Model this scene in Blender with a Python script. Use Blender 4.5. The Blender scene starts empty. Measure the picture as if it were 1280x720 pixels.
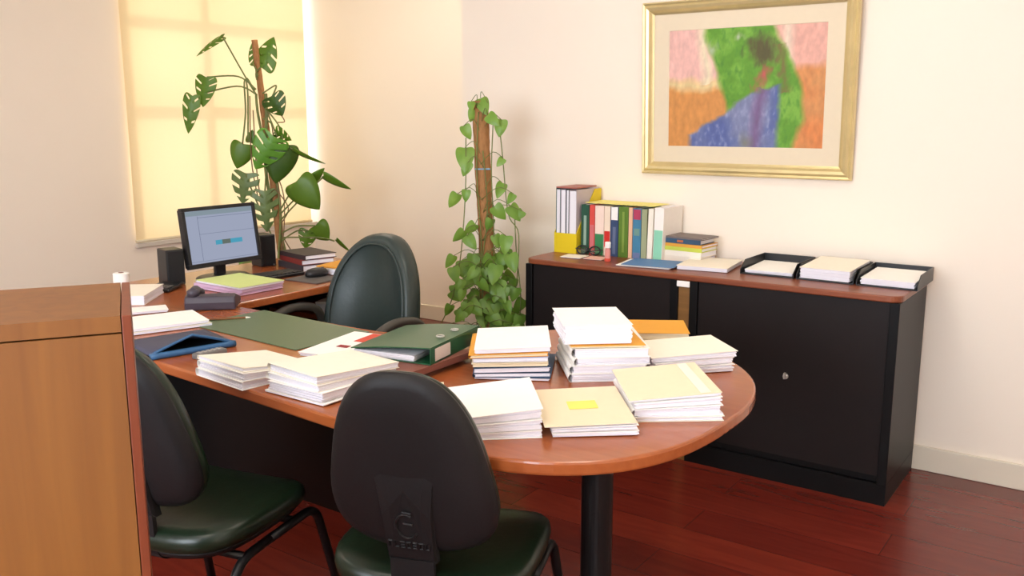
import bpy, bmesh, math, random
from mathutils import Vector, Matrix, noise
PI = math.pi
sc = bpy.context.scene
COL = sc.collection
rnd = random.Random(7)

# ------------------------------------------------------------------ helpers
def lin(c):
    def f(v):
        v /= 255.0
        return v / 12.92 if v <= 0.04045 else ((v + 0.055) / 1.055) ** 2.4
    return (f(c[0]), f(c[1]), f(c[2]), 1.0)

def new_mat(name):
    m = bpy.data.materials.new(name); m.use_nodes = True
    nt = m.node_tree; nt.nodes.clear()
    out = nt.nodes.new('ShaderNodeOutputMaterial')
    return m, nt, out

def mat(name, rgb, rough=0.5, metal=0.0, spec=0.5, var=0.08, scale=30, bump=0.0, coat=0.0, stretch=None):
    m, nt, out = new_mat(name)
    b = nt.nodes.new('ShaderNodeBsdfPrincipled')
    tc = nt.nodes.new('ShaderNodeTexCoord')
    mp = nt.nodes.new('ShaderNodeMapping')
    if stretch: mp.inputs['Scale'].default_value = stretch
    n = nt.nodes.new('ShaderNodeTexNoise'); n.inputs['Scale'].default_value = scale; n.inputs['Detail'].default_value = 4
    nt.links.new(tc.outputs['Object'], mp.inputs['Vector']); nt.links.new(mp.outputs['Vector'], n.inputs['Vector'])
    r = nt.nodes.new('ShaderNodeMix'); r.data_type = 'RGBA'
    c = lin(rgb)
    r.inputs[6].default_value = tuple(max(0, v * (1 - var)) for v in c[:3]) + (1,)
    r.inputs[7].default_value = tuple(min(1, v * (1 + var)) for v in c[:3]) + (1,)
    nt.links.new(n.outputs['Fac'], r.inputs[0])
    nt.links.new(r.outputs[2], b.inputs['Base Color'])
    b.inputs['Roughness'].default_value = rough; b.inputs['Metallic'].default_value = metal
    b.inputs['Specular IOR Level'].default_value = spec
    if coat: b.inputs['Coat Weight'].default_value = coat; b.inputs['Coat Roughness'].default_value = 0.15
    if bump:
        bp = nt.nodes.new('ShaderNodeBump'); bp.inputs['Strength'].default_value = bump; bp.inputs['Distance'].default_value = 0.01
        nt.links.new(n.outputs['Fac'], bp.inputs['Height']); nt.links.new(bp.outputs['Normal'], b.inputs['Normal'])
    nt.links.new(b.outputs[0], out.inputs[0])
    return m

def wood(name, c1, c2, rough, grain=(1.5, 22, 22), coat=0.0, spec=0.5):
    m, nt, out = new_mat(name)
    b = nt.nodes.new('ShaderNodeBsdfPrincipled'); tc = nt.nodes.new('ShaderNodeTexCoord')
    mp = nt.nodes.new('ShaderNodeMapping'); mp.inputs['Scale'].default_value = grain
    n = nt.nodes.new('ShaderNodeTexNoise'); n.inputs['Scale'].default_value = 2.2; n.inputs['Detail'].default_value = 6; n.inputs['Distortion'].default_value = 0.6
    cr = nt.nodes.new('ShaderNodeValToRGB')
    cr.color_ramp.elements[0].position = 0.3; cr.color_ramp.elements[0].color = lin(c1)
    cr.color_ramp.elements[1].position = 0.7; cr.color_ramp.elements[1].color = lin(c2)
    nt.links.new(tc.outputs['Object'], mp.inputs[0]); nt.links.new(mp.outputs[0], n.inputs['Vector'])
    nt.links.new(n.outputs['Fac'], cr.inputs[0]); nt.links.new(cr.outputs[0], b.inputs['Base Color'])
    b.inputs['Roughness'].default_value = rough; b.inputs['Specular IOR Level'].default_value = spec
    if coat: b.inputs['Coat Weight'].default_value = coat; b.inputs['Coat Roughness'].default_value = 0.12
    nt.links.new(b.outputs[0], out.inputs[0])
    return m

def obj(name, bm, m, parent=None, smooth=False, bevel=0.0, solid=0.0):
    bmesh.ops.recalc_face_normals(bm, faces=bm.faces[:])
    me = bpy.data.meshes.new(name); bm.to_mesh(me); bm.free()
    o = bpy.data.objects.new(name, me); COL.objects.link(o)
    if isinstance(m, (list, tuple)):
        for x in m: me.materials.append(x)
    elif m: me.materials.append(m)
    if parent: o.parent = parent
    if smooth:
        for p in me.polygons: p.use_smooth = True
    if solid:
        s = o.modifiers.new('solid', 'SOLIDIFY'); s.thickness = solid; s.offset = 0
    if bevel:
        b = o.modifiers.new('bevel', 'BEVEL'); b.width = bevel; b.segments = 2; b.limit_method = 'ANGLE'; b.angle_limit = math.radians(50)
    return o

def thing(name, label, cat, loc=(0, 0, 0), rz=0, group=None):
    o = bpy.data.objects.new(name, None); COL.objects.link(o)
    o.empty_display_size = 0.05
    o.location = loc; o.rotation_euler = (0, 0, rz)
    tag(o, label, cat, group); return o

def tag(o, label, cat, group=None):
    o['label'] = label; o['category'] = cat
    if group: o['group'] = group
    return o

def struct(o):
    o['kind'] = 'structure'; return o

def box(bm, x0, x1, y0, y1, z0, z1, M=None, mi=0):
    vs = [bm.verts.new((x, y, z)) for z in (z0, z1) for y in (y0, y1) for x in (x0, x1)]
    for f in ((0, 2, 3, 1), (4, 5, 7, 6), (0, 1, 5, 4), (2, 6, 7, 3), (0, 4, 6, 2), (1, 3, 7, 5)):
        fc = bm.faces.new([vs[i] for i in f]); fc.material_index = mi
    if M is not None: bmesh.ops.transform(bm, matrix=M, verts=vs)
    return bm

def BOX(*a, **k): return box(bmesh.new(), *a, **k)

def prism(bm, pts, z0, z1, mi=0):
    a = [bm.verts.new((x, y, z0)) for x, y in pts]; b = [bm.verts.new((x, y, z1)) for x, y in pts]
    n = len(pts)
    bm.faces.new(a[::-1]).material_index = mi; bm.faces.new(b).material_index = mi
    for i in range(n): bm.faces.new((a[i], a[(i + 1) % n], b[(i + 1) % n], b[i])).material_index = mi
    return bm

def tube(bm, pts, r, seg=10, closed=False):
    pts = [Vector(p) for p in pts]; n = len(pts)
    rr = r if isinstance(r, (list, tuple)) else [r] * n
    rings = []; up = None
    for i, p in enumerate(pts):
        t = (pts[min(i + 1, n - 1)] - pts[max(i - 1, 0)])
        if closed: t = pts[(i + 1) % n] - pts[i - 1]
        t.normalize()
        if up is None:
            up = Vector((0, 0, 1)) if abs(t.z) < 0.9 else Vector((1, 0, 0))
        a = t.cross(up)
        if a.length < 1e-6: a = t.cross(Vector((0.3, 1, 0.2)))
        a.normalize(); up = a.cross(t).normalized()
        rings.append([bm.verts.new(p + a * rr[i] * math.cos(2 * PI * k / seg) + up * rr[i] * math.sin(2 * PI * k / seg)) for k in range(seg)])
    m = n if closed else n - 1
    for i in range(m):
        A, B = rings[i], rings[(i + 1) % n]
        for k in range(seg): bm.faces.new((A[k], A[(k + 1) % seg], B[(k + 1) % seg], B[k]))
    if not closed:
        bm.faces.new(rings[0][::-1]); bm.faces.new(rings[-1])
    return bm

def smooth_path(pts, n=6):
    P = [Vector(p) for p in pts]; out = []
    for i in range(len(P) - 1):
        p0, p1, p2, p3 = P[max(i - 1, 0)], P[i], P[i + 1], P[min(i + 2, len(P) - 1)]
        for k in range(n):
            t = k / n
            out.append(0.5 * ((2 * p1) + (p2 - p0) * t + (2 * p0 - 5 * p1 + 4 * p2 - p3) * t * t + (3 * p1 - p0 - 3 * p2 + p3) * t ** 3))
    out.append(P[-1]); return out

def fillet(pts, r, n=6):
    P = [Vector(p) for p in pts]; out = [P[0]]
    for i in range(1, len(P) - 1):
        a = (P[i - 1] - P[i]); b = (P[i + 1] - P[i])
        d = min(r, a.length * 0.49, b.length * 0.49)
        A = P[i] + a.normalized() * d; B = P[i] + b.normalized() * d
        for k in range(n + 1):
            t = k / n; out.append(A * (1 - t) ** 2 + P[i] * 2 * t * (1 - t) + B * t * t)
    out.append(P[-1]); return out

def lathe(bm, prof, seg=24, c=(0, 0, 0)):
    rings = [[bm.verts.new((c[0] + r * math.cos(2 * PI * k / seg), c[1] + r * math.sin(2 * PI * k / seg), c[2] + z)) for k in range(seg)] for r, z in prof]
    for i in range(len(rings) - 1):
        for k in range(seg): bm.faces.new((rings[i][k], rings[i][(k + 1) % seg], rings[i + 1][(k + 1) % seg], rings[i + 1][k]))
    bm.faces.new(rings[0][::-1]); bm.faces.new(rings[-1]); return bm

def pad(bm, outline, levels, fmap):
    """closed cushion: rings of an outline, each (scale, offset); fmap(u, v, w) -> xyz"""
    cu = sum(p[0] for p in outline) / len(outline); cv = sum(p[1] for p in outline) / len(outline)
    rings = []
    for s, w in levels:
        rings.append([bm.verts.new(fmap(cu + (u - cu) * s, cv + (v - cv) * s, w)) for u, v in outline])
    n = len(outline)
    for i in range(len(rings) - 1):
        for k in range(n): bm.faces.new((rings[i][k], rings[i][(k + 1) % n], rings[i + 1][(k + 1) % n], rings[i + 1][k]))
    for R, (s, w) in ((rings[0], levels[0]), (rings[-1], levels[-1])):
        c = bm.verts.new(fmap(cu, cv, w))
        for k in range(n): bm.faces.new((R[k], R[(k + 1) % n], c))
    return bm

def superellipse(a, b, n, seg=40, taper=0.0):
    out = []
    for i in range(seg):
        t = 2 * PI * i / seg; c, s = math.cos(t), math.sin(t)
        u = a * math.copysign(abs(c) ** (2 / n), c); v = b * math.copysign(abs(s) ** (2 / n), s)
        out.append((u * (1 + taper * v / b), v))
    return out

def rotM(rz, loc=(0, 0, 0)): return Matrix.Translation(loc) @ Matrix.Rotation(rz, 4, 'Z')
R = math.radians

# ------------------------------------------------------------------ camera (f = 1134 px at 1280 wide)
cam = bpy.data.cameras.new('camera'); co = bpy.data.objects.new('camera', cam); COL.objects.link(co)
cam.sensor_width = 36; cam.lens = 1134 / 1280 * 36; cam.clip_start = 0.02
right = Vector((0.81791, 0.57535, 0)).normalized(); fwd = Vector((-0.56555, 0.80398, -0.18377)).normalized()
upv = right.cross(fwd).normalized()
Mx = Matrix((right, upv, -fwd)).transposed().to_4x4(); Mx.translation = (0, 0, 1.45)
co.matrix_world = Mx; sc.camera = co

# ------------------------------------------------------------------ materials
M_wall = mat('painted_wall', (246, 235, 219), 0.7, var=0.015, scale=3, spec=0.2)
M_ceil = mat('ceiling_paint', (245, 243, 238), 0.8, var=0.01, scale=3, spec=0.2)
M_base = mat('baseboard_paint', (226, 216, 196), 0.45, var=0.03, scale=8)
M_sill = mat('sill_paint', (214, 206, 192), 0.5, var=0.03, scale=8)
M_alu = mat('aluminium', (196, 192, 184), 0.4, 0.6, var=0.05, scale=20)
M_cherry = wood('cherry_veneer', (160, 84, 42), (172, 94, 48), 0.25, coat=0.25)
M_cherryedge = wood('cherry_edge', (140, 64, 30), (160, 78, 40), 0.3, coat=0.3)
M_top = wood('credenza_top_veneer', (122, 62, 38), (146, 80, 50), 0.35)
M_black = mat('black_laminate', (15, 14, 14), 0.42, var=0.1, scale=15, spec=0.22)
M_tambour = mat('dark_tambour', (30, 24, 23), 0.45, var=0.12, scale=15, spec=0.25)
M_darksteel = mat('black_steel', (24, 24, 25), 0.35, 0.1, spec=0.4, var=0.1)
M_strip = wood('oak_strip', (126, 88, 40), (142, 100, 48), 0.5)
M_honey = wood('honey_wood', (112, 66, 22), (126, 78, 28), 0.45, grain=(20, 20, 1.2))
M_redwood = wood('redwood_edge', (104, 44, 20), (118, 54, 26), 0.4, grain=(20, 20, 1.2))
M_shell = mat('black_plastic_shell', (29, 28, 29), 0.5, var=0.06, scale=120, spec=0.35, bump=0.05)
M_leather = mat('dark_green_leather', (22, 38, 24), 0.33, var=0.12, scale=60, spec=0.5, bump=0.06)
M_exleather = mat('green_black_leather', (46, 58, 55), 0.4, var=0.12, scale=60, spec=0.5, bump=0.06)
M_pipe = mat('leather_piping', (24, 26, 32), 0.35, var=0.05)
M_armp = mat('armrest_plastic', (70, 66, 60), 0.4, var=0.05)
M_plastic = mat('black_plastic', (26, 26, 28), 0.4, var=0.08)
M_grey = mat('grey_plastic', (112, 108, 104), 0.45, var=0.05)
M_phone = mat('dark_violet_plastic', (66, 60, 70), 0.45, var=0.06)
M_paper = mat('white_paper', (252, 250, 244), 0.75, var=0.02, scale=40, spec=0.2)
M_pages = mat('page_edges', (240, 238, 244), 0.8, var=0.06, scale=8, stretch=(3, 3, 400), spec=0.15)
M_tan = mat('buff_card', (242, 228, 196), 0.7, var=0.03, scale=30, spec=0.2)
M_cream = mat('cream_card', (248, 241, 224), 0.7, var=0.03, scale=30, spec=0.2)
M_orange = mat('orange_card', (232, 166, 60), 0.6, var=0.04, scale=30, spec=0.25)
M_blue = mat('pale_blue_card', (120, 146, 190), 0.6, var=0.05, scale=30, spec=0.25)
M_dblue = mat('slate_blue_card', (64, 88, 116), 0.6, var=0.05, scale=30, spec=0.25)
M_pink = mat('lilac_paper', (226, 196, 220), 0.7, var=0.04, scale=30, spec=0.2)
M_lime = mat('lime_paper', (214, 230, 150), 0.7, var=0.03, scale=30, spec=0.2)
M_note = mat('yellow_note', (246, 236, 120), 0.7, var=0.03, scale=30, spec=0.2)
M_red = mat('red_ink', (214, 84, 66), 0.6, var=0.08, scale=60, spec=0.2)
M_dred = mat('dark_red_ink', (150, 50, 54), 0.6, var=0.08, scale=60, spec=0.2)
M_grn = mat('green_binder_card', (16, 82, 46), 0.4, var=0.06, scale=30, coat=0.2)
M_brown = mat('brown_cloth_cover', (136, 84, 70), 0.55, var=0.06, scale=80)
M_blot = mat('green_blotter', (88, 108, 78), 0.4, var=0.04, scale=60, spec=0.4)
M_zip = mat('navy_nylon', (70, 72, 92), 0.6, var=0.08, scale=120, spec=0.3)
M_blueedge = mat('blue_edge_binding', (48, 92, 132), 0.45, var=0.08, scale=60)
M_dark = mat('dark_lining', (22, 26, 34), 0.7, var=0.1)
M_yel = mat('yellow_card', (226, 200, 36), 0.5, var=0.03, scale=30, spec=0.3)
M_gold = mat('gold_leaf', (220, 202, 150), 0.38, 0.6, var=0.14, scale=14, bump=0.03)
M_matb = mat('picture_mat', (226, 212, 186), 0.75, var=0.02, scale=40, spec=0.15)
M_fibre = mat('coir_fibre', (168, 122, 80), 0.9, var=0.4, scale=90, bump=0.6, spec=0.1, stretch=(1, 1, 0.4))
M_stem = mat('green_stem', (112, 122, 62), 0.5, var=0.15, scale=40)
M_root = mat('brown_root', (134, 108, 74), 0.7, var=0.2, scale=40)
M_pot = mat('terracotta', (150, 90, 64), 0.7, var=0.1, scale=20)
M_soil = mat('soil', (60, 44, 34), 0.95, var=0.3, scale=60, bump=0.5)
M_spines = {}
def colmat(rgb):
    if rgb not in M_spines: M_spines[rgb] = mat('cover_%d_%d_%d' % rgb, rgb, 0.5, var=0.04, scale=40, spec=0.3)
    return M_spines[rgb]

def leaf_mat(name, c, back):
    m, nt, out = new_mat(name)
    b = nt.nodes.new('ShaderNodeBsdfPrincipled'); b.inputs['Roughness'].default_value = 0.38
    tr = nt.nodes.new('ShaderNodeBsdfTranslucent')
    tc = nt.nodes.new('ShaderNodeTexCoord'); n = nt.nodes.new('ShaderNodeTexNoise'); n.inputs['Scale'].default_value = 14
    mx = nt.nodes.new('ShaderNodeMix'); mx.data_type = 'RGBA'
    mx.inputs[6].default_value = lin(c); mx.inputs[7].default_value = lin(back)
    nt.links.new(tc.outputs['Object'], n.inputs['Vector']); nt.links.new(n.outputs['Fac'], mx.inputs[0])
    nt.links.new(mx.outputs[2], b.inputs['Base Color']); nt.links.new(mx.outputs[2], tr.inputs['Color'])
    ms = nt.nodes.new('ShaderNodeMixShader'); ms.inputs[0].default_value = 0.3
    nt.links.new(b.outputs[0], ms.inputs[1]); nt.links.new(tr.outputs[0], ms.inputs[2]); nt.links.new(ms.outputs[0], out.inputs[0])
    return m
M_leaf = leaf_mat('monstera_leaf', (92, 136, 34), (120, 158, 52))
M_leafd = leaf_mat('monstera_dark_leaf', (62, 98, 28), (80, 118, 38))
M_leafb = leaf_mat('monstera_bright_leaf', (100, 164, 52), (126, 186, 70))
M_leafp = leaf_mat('monstera_pale_leaf', (108, 134, 76), (134, 158, 98))
M_poth = leaf_mat('pothos_leaf', (92, 140, 44), (150, 188, 84))

# floor: glossy red laminate planks running along the room
def floor_mat():
    m, nt, out = new_mat('red_laminate')
    b = nt.nodes.new('ShaderNodeBsdfPrincipled'); tc = nt.nodes.new('ShaderNodeTexCoord')
    br = nt.nodes.new('ShaderNodeTexBrick'); br.inputs['Scale'].default_value = 1
    br.inputs['Brick Width'].default_value = 1.25; br.inputs['Row Height'].default_value = 0.19; br.inputs['Mortar Size'].default_value = 0.0012
    br.inputs['Color1'].default_value = lin((104, 34, 24)); br.inputs['Color2'].default_value = lin((122, 44, 30)); br.inputs['Mortar'].default_value = lin((70, 24, 18))
    mp = nt.nodes.new('ShaderNodeMapping'); mp.inputs['Scale'].default_value = (2.2, 16, 1)
    n = nt.nodes.new('ShaderNodeTexNoise'); n.inputs['Scale'].default_value = 1.6; n.inputs['Detail'].default_value = 6; n.inputs['Distortion'].default_value = 0.8
    cr = nt.nodes.new('ShaderNodeValToRGB')
    cr.color_ramp.elements[0].position = 0.3; cr.color_ramp.elements[0].color = (0.82, 0.78, 0.78, 1)
    cr.color_ramp.elements[1].position = 0.72; cr.color_ramp.elements[1].color = (1.12, 1.1, 1.06, 1)
    mx = nt.nodes.new('ShaderNodeMix'); mx.data_type = 'RGBA'; mx.blend_type = 'MULTIPLY'; mx.inputs[0].default_value = 1
    nt.links.new(tc.outputs['Object'], br.inputs['Vector']); nt.links.new(tc.outputs['Object'], mp.inputs[0]); nt.links.new(mp.outputs[0], n.inputs['Vector'])
    nt.links.new(n.outputs['Fac'], cr.inputs[0]); nt.links.new(br.outputs['Color'], mx.inputs[6]); nt.links.new(cr.outputs[0], mx.inputs[7])
    nt.links.new(mx.outputs[2], b.inputs['Base Color']); b.inputs['Roughness'].default_value = 0.22
    nt.links.new(b.outputs[0], out.inputs[0]); return m
M_floor = floor_mat()

def glass_mat():
    m, nt, out = new_mat('window_glass')
    t = nt.nodes.new('ShaderNodeBsdfTransparent'); g = nt.nodes.new('ShaderNodeBsdfGlossy'); g.inputs['Roughness'].default_value = 0.02
    ms = nt.nodes.new('ShaderNodeMixShader'); ms.inputs[0].default_value = 0.06
    nt.links.new(t.outputs[0], ms.inputs[1]); nt.links.new(g.outputs[0], ms.inputs[2]); nt.links.new(ms.outputs[0], out.inputs[0]); return m
M_glass = glass_mat()

def blind_mat():
    m, nt, out = new_mat('cream_blind_fabric')
    d = nt.nodes.new('ShaderNodeBsdfDiffuse'); t = nt.nodes.new('ShaderNodeBsdfTranslucent')
    tc = nt.nodes.new('ShaderNodeTexCoord'); n = nt.nodes.new('ShaderNodeTexNoise'); n.inputs['Scale'].default_value = 250
    mx = nt.nodes.new('ShaderNodeMix'); mx.data_type = 'RGBA'
    mx.inputs[6].default_value = lin((238, 216, 170)); mx.inputs[7].default_value = lin((244, 224, 182))
    nt.links.new(tc.outputs['Object'], n.inputs['Vector']); nt.links.new(n.outputs['Fac'], mx.inputs[0])
    nt.links.new(mx.outputs[2], d.inputs['Color']); nt.links.new(mx.outputs[2], t.inputs['Color'])
    ms = nt.nodes.new('ShaderNodeMixShader'); ms.inputs[0].default_value = 0.22
    nt.links.new(d.outputs[0], ms.inputs[1]); nt.links.new(t.outputs[0], ms.inputs[2]); nt.links.new(ms.outputs[0], out.inputs[0]); return m
M_blind = blind_mat()

def emit_mat(name, rgb, st):
    m, nt, out = new_mat(name)
    e = nt.nodes.new('ShaderNodeEmission'); e.inputs['Color'].default_value = lin(rgb); e.inputs['Strength'].default_value = st
    nt.links.new(e.outputs[0], out.inputs[0]); return m

# ------------------------------------------------------------------ room shell
FX0, FX1, FY0, YP, YF = -5.43, 1.6, -1.8, 3.944, 4.985     # window wall, right end, camera-side wall, picture wall, far wall
CX = -3.10                                                  # convex corner between far recess and picture wall
ZC = 2.75
struct(obj('floor', BOX(FX0 - 0.25, FX1 + 0.15, FY0 - 0.15, YF + 0.15, -0.1, 0), M_floor))
struct(obj('ceiling', BOX(FX0 - 0.25, FX1 + 0.15, FY0 - 0.15, YF + 0.15, ZC, ZC + 0.1), M_ceil))
WY0, WY1, WZ0, WZ1 = 3.44, YF, 0.645, 2.5
bm = bmesh.new()
box(bm, FX0 - 0.2, FX0, FY0 - 0.15, WY0, 0, ZC); box(bm, FX0 - 0.2, FX0, WY0, YF, 0, WZ0 - 0.03); box(bm, FX0 - 0.2, FX0, WY0, YF, WZ1, ZC)
struct(obj('wall_left', bm, M_wall))
struct(obj('wall_back', BOX(FX0 - 0.2, CX, YF, YF + 0.15, 0, ZC), M_wall))
struct(obj('wall_right', BOX(CX, FX1 + 0.15, YP, YF + 0.15, 0, ZC), M_wall))
struct(obj('wall_side', BOX(FX1, FX1 + 0.15, FY0, YP, 0, ZC), M_wall))
bm = bmesh.new()
box(bm, FX0, -2.6, FY0 - 0.15, FY0, 0, ZC); box(bm, 0.6, FX1 + 0.15, FY0 - 0.15, FY0, 0, ZC)
box(bm, -2.6, 0.6, FY0 - 0.15, FY0, 0, 0.9); box(bm, -2.6, 0.6, FY0 - 0.15, FY0, 2.4, ZC)
struct(obj('wall_front', bm, M_wall))
struct(obj('baseboard_back', BOX(FX0, CX, YF - 0.015, YF, 0, 0.105), M_base, bevel=0.004))
struct(obj('baseboard_right', BOX(CX, FX1, YP - 0.015, YP, 0, 0.105), M_base, bevel=0.004))
struct(obj('baseboard_left', BOX(FX0, FX0 + 0.015, FY0, YF - 0.015, 0, 0.105), M_base, bevel=0.004))

def window(name, M, w, z0, z1, mull, trans):
    """local x along the wall (0..w), y = outward"""
    e = bpy.data.objects.new(name, None); COL.objects.link(e); e.matrix_world = M; struct(e)
    bm = bmesh.new(); f = 0.045
    box(bm, 0, w, 0, 0.05, z0, z0 + f); box(bm, 0, w, 0, 0.05, z1 - f, z1)
    box(bm, 0, f, 0, 0.05, z0 + f, z1 - f); box(bm, w - 0.012, w, 0, 0.05, z0 + f, z1 - f)
    for m in mull: box(bm, m - 0.03, m + 0.03, 0, 0.05, z0 + f, z1 - f)
    for t in trans: box(bm, f, w - 0.012, 0.002, 0.048, t - 0.03, t + 0.03)
    obj('window_frame', bm, M_alu, e)
    obj('window_pane', BOX(f * 0.8, w - 0.01, 0.02, 0.026, z0 + f * 0.8, z1 - f * 0.8), M_glass, e)
    return e
Mw = Matrix(((0, -1, 0, FX0 - 0.09), (1, 0, 0, WY0), (0, 0, 1, 0), (0, 0, 0, 1)))
window('window_1', Mw, WY1 - WY0, WZ0, WZ1, [0.62], [1.55, 2.12])
Mw2 = Matrix(((-1, 0, 0, 0.6), (0, -1, 0, FY0 - 0.05), (0, 0, 1, 0), (0, 0, 0, 1)))
window('window_2', Mw2, 3.2, 0.9, 2.4, [1.1, 2.1], [])
struct(obj('trim_1', BOX(FX0 - 0.2, FX0 + 0.035, WY0 - 0.03, YF, WZ0 - 0.03, WZ0), M_sill, bevel=0.004))

# roller blind over the window
rb = thing('roller_blind', 'cream backlit roller blind pulled down over the window', 'blind', (FX0 + 0.03, WY0, 0))
bm = bmesh.new()
ny, nz = 24, 40
BW = 1.488
g = [[bm.verts.new((0.004 * math.sin(i / ny * 9 + j * 0.08) * (1 - j / nz) + 0.0, -0.035 + (BW + 0.03) * i / ny, WZ0 + 0.02 + (1.93) * j / nz)) for i in range(ny + 1)] for j in range(nz + 1)]
for j in range(nz):
    for i in range(ny): bm.faces.new((g[j][i], g[j][i + 1], g[j + 1][i + 1], g[j + 1][i]))
obj('blind_fabric', bm, M_blind, rb, smooth=True)
bm = bmesh.new(); tube(bm, [(0, -0.035, WZ0 + 0.012), (0, BW, WZ0 + 0.012)], 0.011); obj('bottom_bar', bm, mat('blind_bar', (226, 210, 172), 0.5), rb, smooth=True)
bm = bmesh.new(); tube(bm, [(0.02, -0.01, WZ0 + 1.96), (0.02, BW, WZ0 + 1.96)], 0.03); obj('roller_tube', bm, M_alu, rb, smooth=True)

# ceiling lamps (above the frame)
lampM = emit_mat('lamp_diffuser', (255, 244, 226), 9.0)
for i, (x, y) in enumerate(((-4.1, 1.0), (-3.95, 4.05), (-1.6, 0.4), (-1.4, 2.6), (0.6, 1.2))):
    t = thing('ceiling_light', ['recessed square ceiling light nearest the window on the camera side', 'recessed square ceiling light above the monstera and monitor', 'recessed square ceiling light over the visitor chairs', 'recessed square ceiling light over the round table end', 'recessed square ceiling light near the right wall'][i], 'lamp', (x, y, ZC), group='square ceiling lights')
    bm = bmesh.new()
    for a in ((-.31, .31, -.31, -.28), (-.31, .31, .28, .31), (-.31, -.28, -.28, .28), (.28, .31, -.28, .28)): box(bm, *a, -0.03, 0)
    obj('lamp_frame', bm, M_alu, t); obj('diffuser', BOX(-.28, .28, -.28, .28, -0.022, -0.012), lampM, t)

# ------------------------------------------------------------------ desk (peninsula with a round meeting end)
DZ = 0.74
dk = thing('office_desk', 'cherry wood desk with rounded meeting end piled with papers', 'desk', (-1.9, 1.85, 0))
def dl(p): return (p[0] + 1.9, p[1] - 1.85)
cxd, cyd, ax = -1.36, 2.06, 0.59
out = []
for i in range(49):                       # round end from front (-90) through +X to back (+90)
    t = -PI / 2 + PI * i / 48; c, s = math.cos(t), math.sin(t)
    n = 2.9 if s < 0 else 2.05
    out.append((cxd + ax * abs(c) ** (2 / n), cyd + 0.605 * math.copysign(abs(s) ** (2 / n), s)))
back = smooth_path([(-1.36, 2.665, 0), (-1.62, 2.56, 0), (-1.82, 2.33, 0), (-2.05, 2.205, 0), (-2.45, 2.19, 0)], 6)[1:]
out += [(p.x, p.y) for p in back] + [(-2.84, 2.19), (-2.84, 1.545), (-2.4, 1.53), (-1.9, 1.495), (-1.6, 1.47)]
bm = bmesh.new(); prism(bm, [dl(p) for p in out], DZ - 0.032, DZ)
obj('desktop', bm, M_cherry, dk, bevel=0.006)
obj('modesty_panel', BOX(-0.92, 0.27, -0.08, -0.06, 0.30, DZ - 0.033), M_black, dk)
bm = bmesh.new(); box(bm, 0.20, 0.27, -0.30, 0.30, 0.0, 0.03); box(bm, 0.21, 0.26, -0.08, 0.16, 0.03, DZ - 0.033)
obj('panel_leg', bm, M_black, dk, bevel=0.004)
bm = bmesh.new(); lathe(bm, [(0.27, 0), (0.27, 0.012), (0.06, 0.025), (0.043, 0.03), (0.043, DZ - 0.06), (0.13, DZ - 0.055), (0.13, DZ - 0.033)], 32, (-1.145 + 1.9, 2.03 - 1.85, 0))
obj('leg', bm, M_darksteel, dk, smooth=False)
bm = bmesh.new(); box(bm, -0.92, -0.85, -0.28, 0.32, 0, DZ - 0.033); obj('side_panel', bm, M_black, dk)

rd = thing('return_desk', 'cherry wood return desk along the window carrying the monitor', 'desk', (-3.23, 2.3, 0))
pts = [(-3.66, 1.50), (-2.842, 1.545), (-2.842, 2.19), (-2.87, 2.24), (-2.87, 3.28), (-3.66, 3.28)]
bm = bmesh.new(); prism(bm, [(x + 3.23, y - 2.3) for x, y in pts], DZ - 0.032, DZ); obj('desktop', bm, M_cherry, rd, bevel=0.006)
obj('back_panel', BOX(-0.40, -0.38, -0.75, 0.95, 0.08, DZ - 0.033), M_black, rd)
obj('side_panel', BOX(-0.38, 0.33, 0.93, 0.95, 0, DZ - 0.033), M_black, rd)
obj('leg', BOX(-0.38, 0.36, -0.76, -0.73, 0, DZ - 0.033), M_black, rd)

# ------------------------------------------------------------------ credenza
KX0, KX1, KY0, KY1, KZ = -2.352, -0.704, 3.454, 3.925, 0.812
def cabinet(x0, x1, label, lock):
    t = thing('cabinet', label, 'cabinet', ((x0 + x1) / 2, (KY0 + KY1) / 2, 0), group='low black cabinets under the picture')
    hw, hd = (x1 - x0) / 2, (KY1 - KY0) / 2
    bm = bmesh.new()
    box(bm, -hw, -hw + 0.035, -hd, hd, 0.085, KZ - 0.026); box(bm, hw - 0.035, hw, -hd, hd, 0.085, KZ - 0.026)
    box(bm, -hw + 0.035, hw - 0.035, -hd + 0.02, hd, 0.085, 0.11); box(bm, -hw + 0.035, hw - 0.035, hd - 0.012, hd, 0.11, KZ - 0.026)
    obj('body', bm, M_black, t, bevel=0.002)
    obj('plinth', BOX(-hw + 0.001, hw - 0.001, -hd + 0.006, hd, 0, 0.083), M_black, t)
    dr = obj('door', BOX(-hw + 0.0365, hw - 0.0365, -hd + 0.012, -hd + 0.022, 0.112, KZ - 0.028), M_tambour, t)
    if lock:
        bm = bmesh.new(); lathe(bm, [(0.011, 0), (0.011, 0.008), (0.007, 0.01)], 14)
        bmesh.ops.transform(bm, matrix=Matrix.Translation((lock - (x0 + x1) / 2, -hd + 0.012, 0.445)) @ Matrix.Rotation(PI / 2, 4, 'X'), verts=bm.verts[:])
        box(bm, lock - (x0 + x1) / 2 - 0.003, lock - (x0 + x1) / 2 + 0.003, -hd - 0.012, -hd + 0.003, 0.438, 0.462)
        lk = obj('lock', bm, M_alu, t); lk['label'] = 'small metal lock with key'
    return t
cabinet(KX0, -1.581, 'low black cabinet under the books, left of the pale wood strip', None)
cabinet(-1.528, KX1, 'low black cabinet with lock under the letter trays', -1.11)
sp = thing('filler_strip', 'pale wood strip with white clip between the two black cabinets', 'strip', (-1.5545, KY0 + 0.02, 0))
obj('strip_body', BOX(-0.0255, 0.0255, -0.01, 0.40, 0, KZ - 0.026), M_strip, sp)
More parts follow.
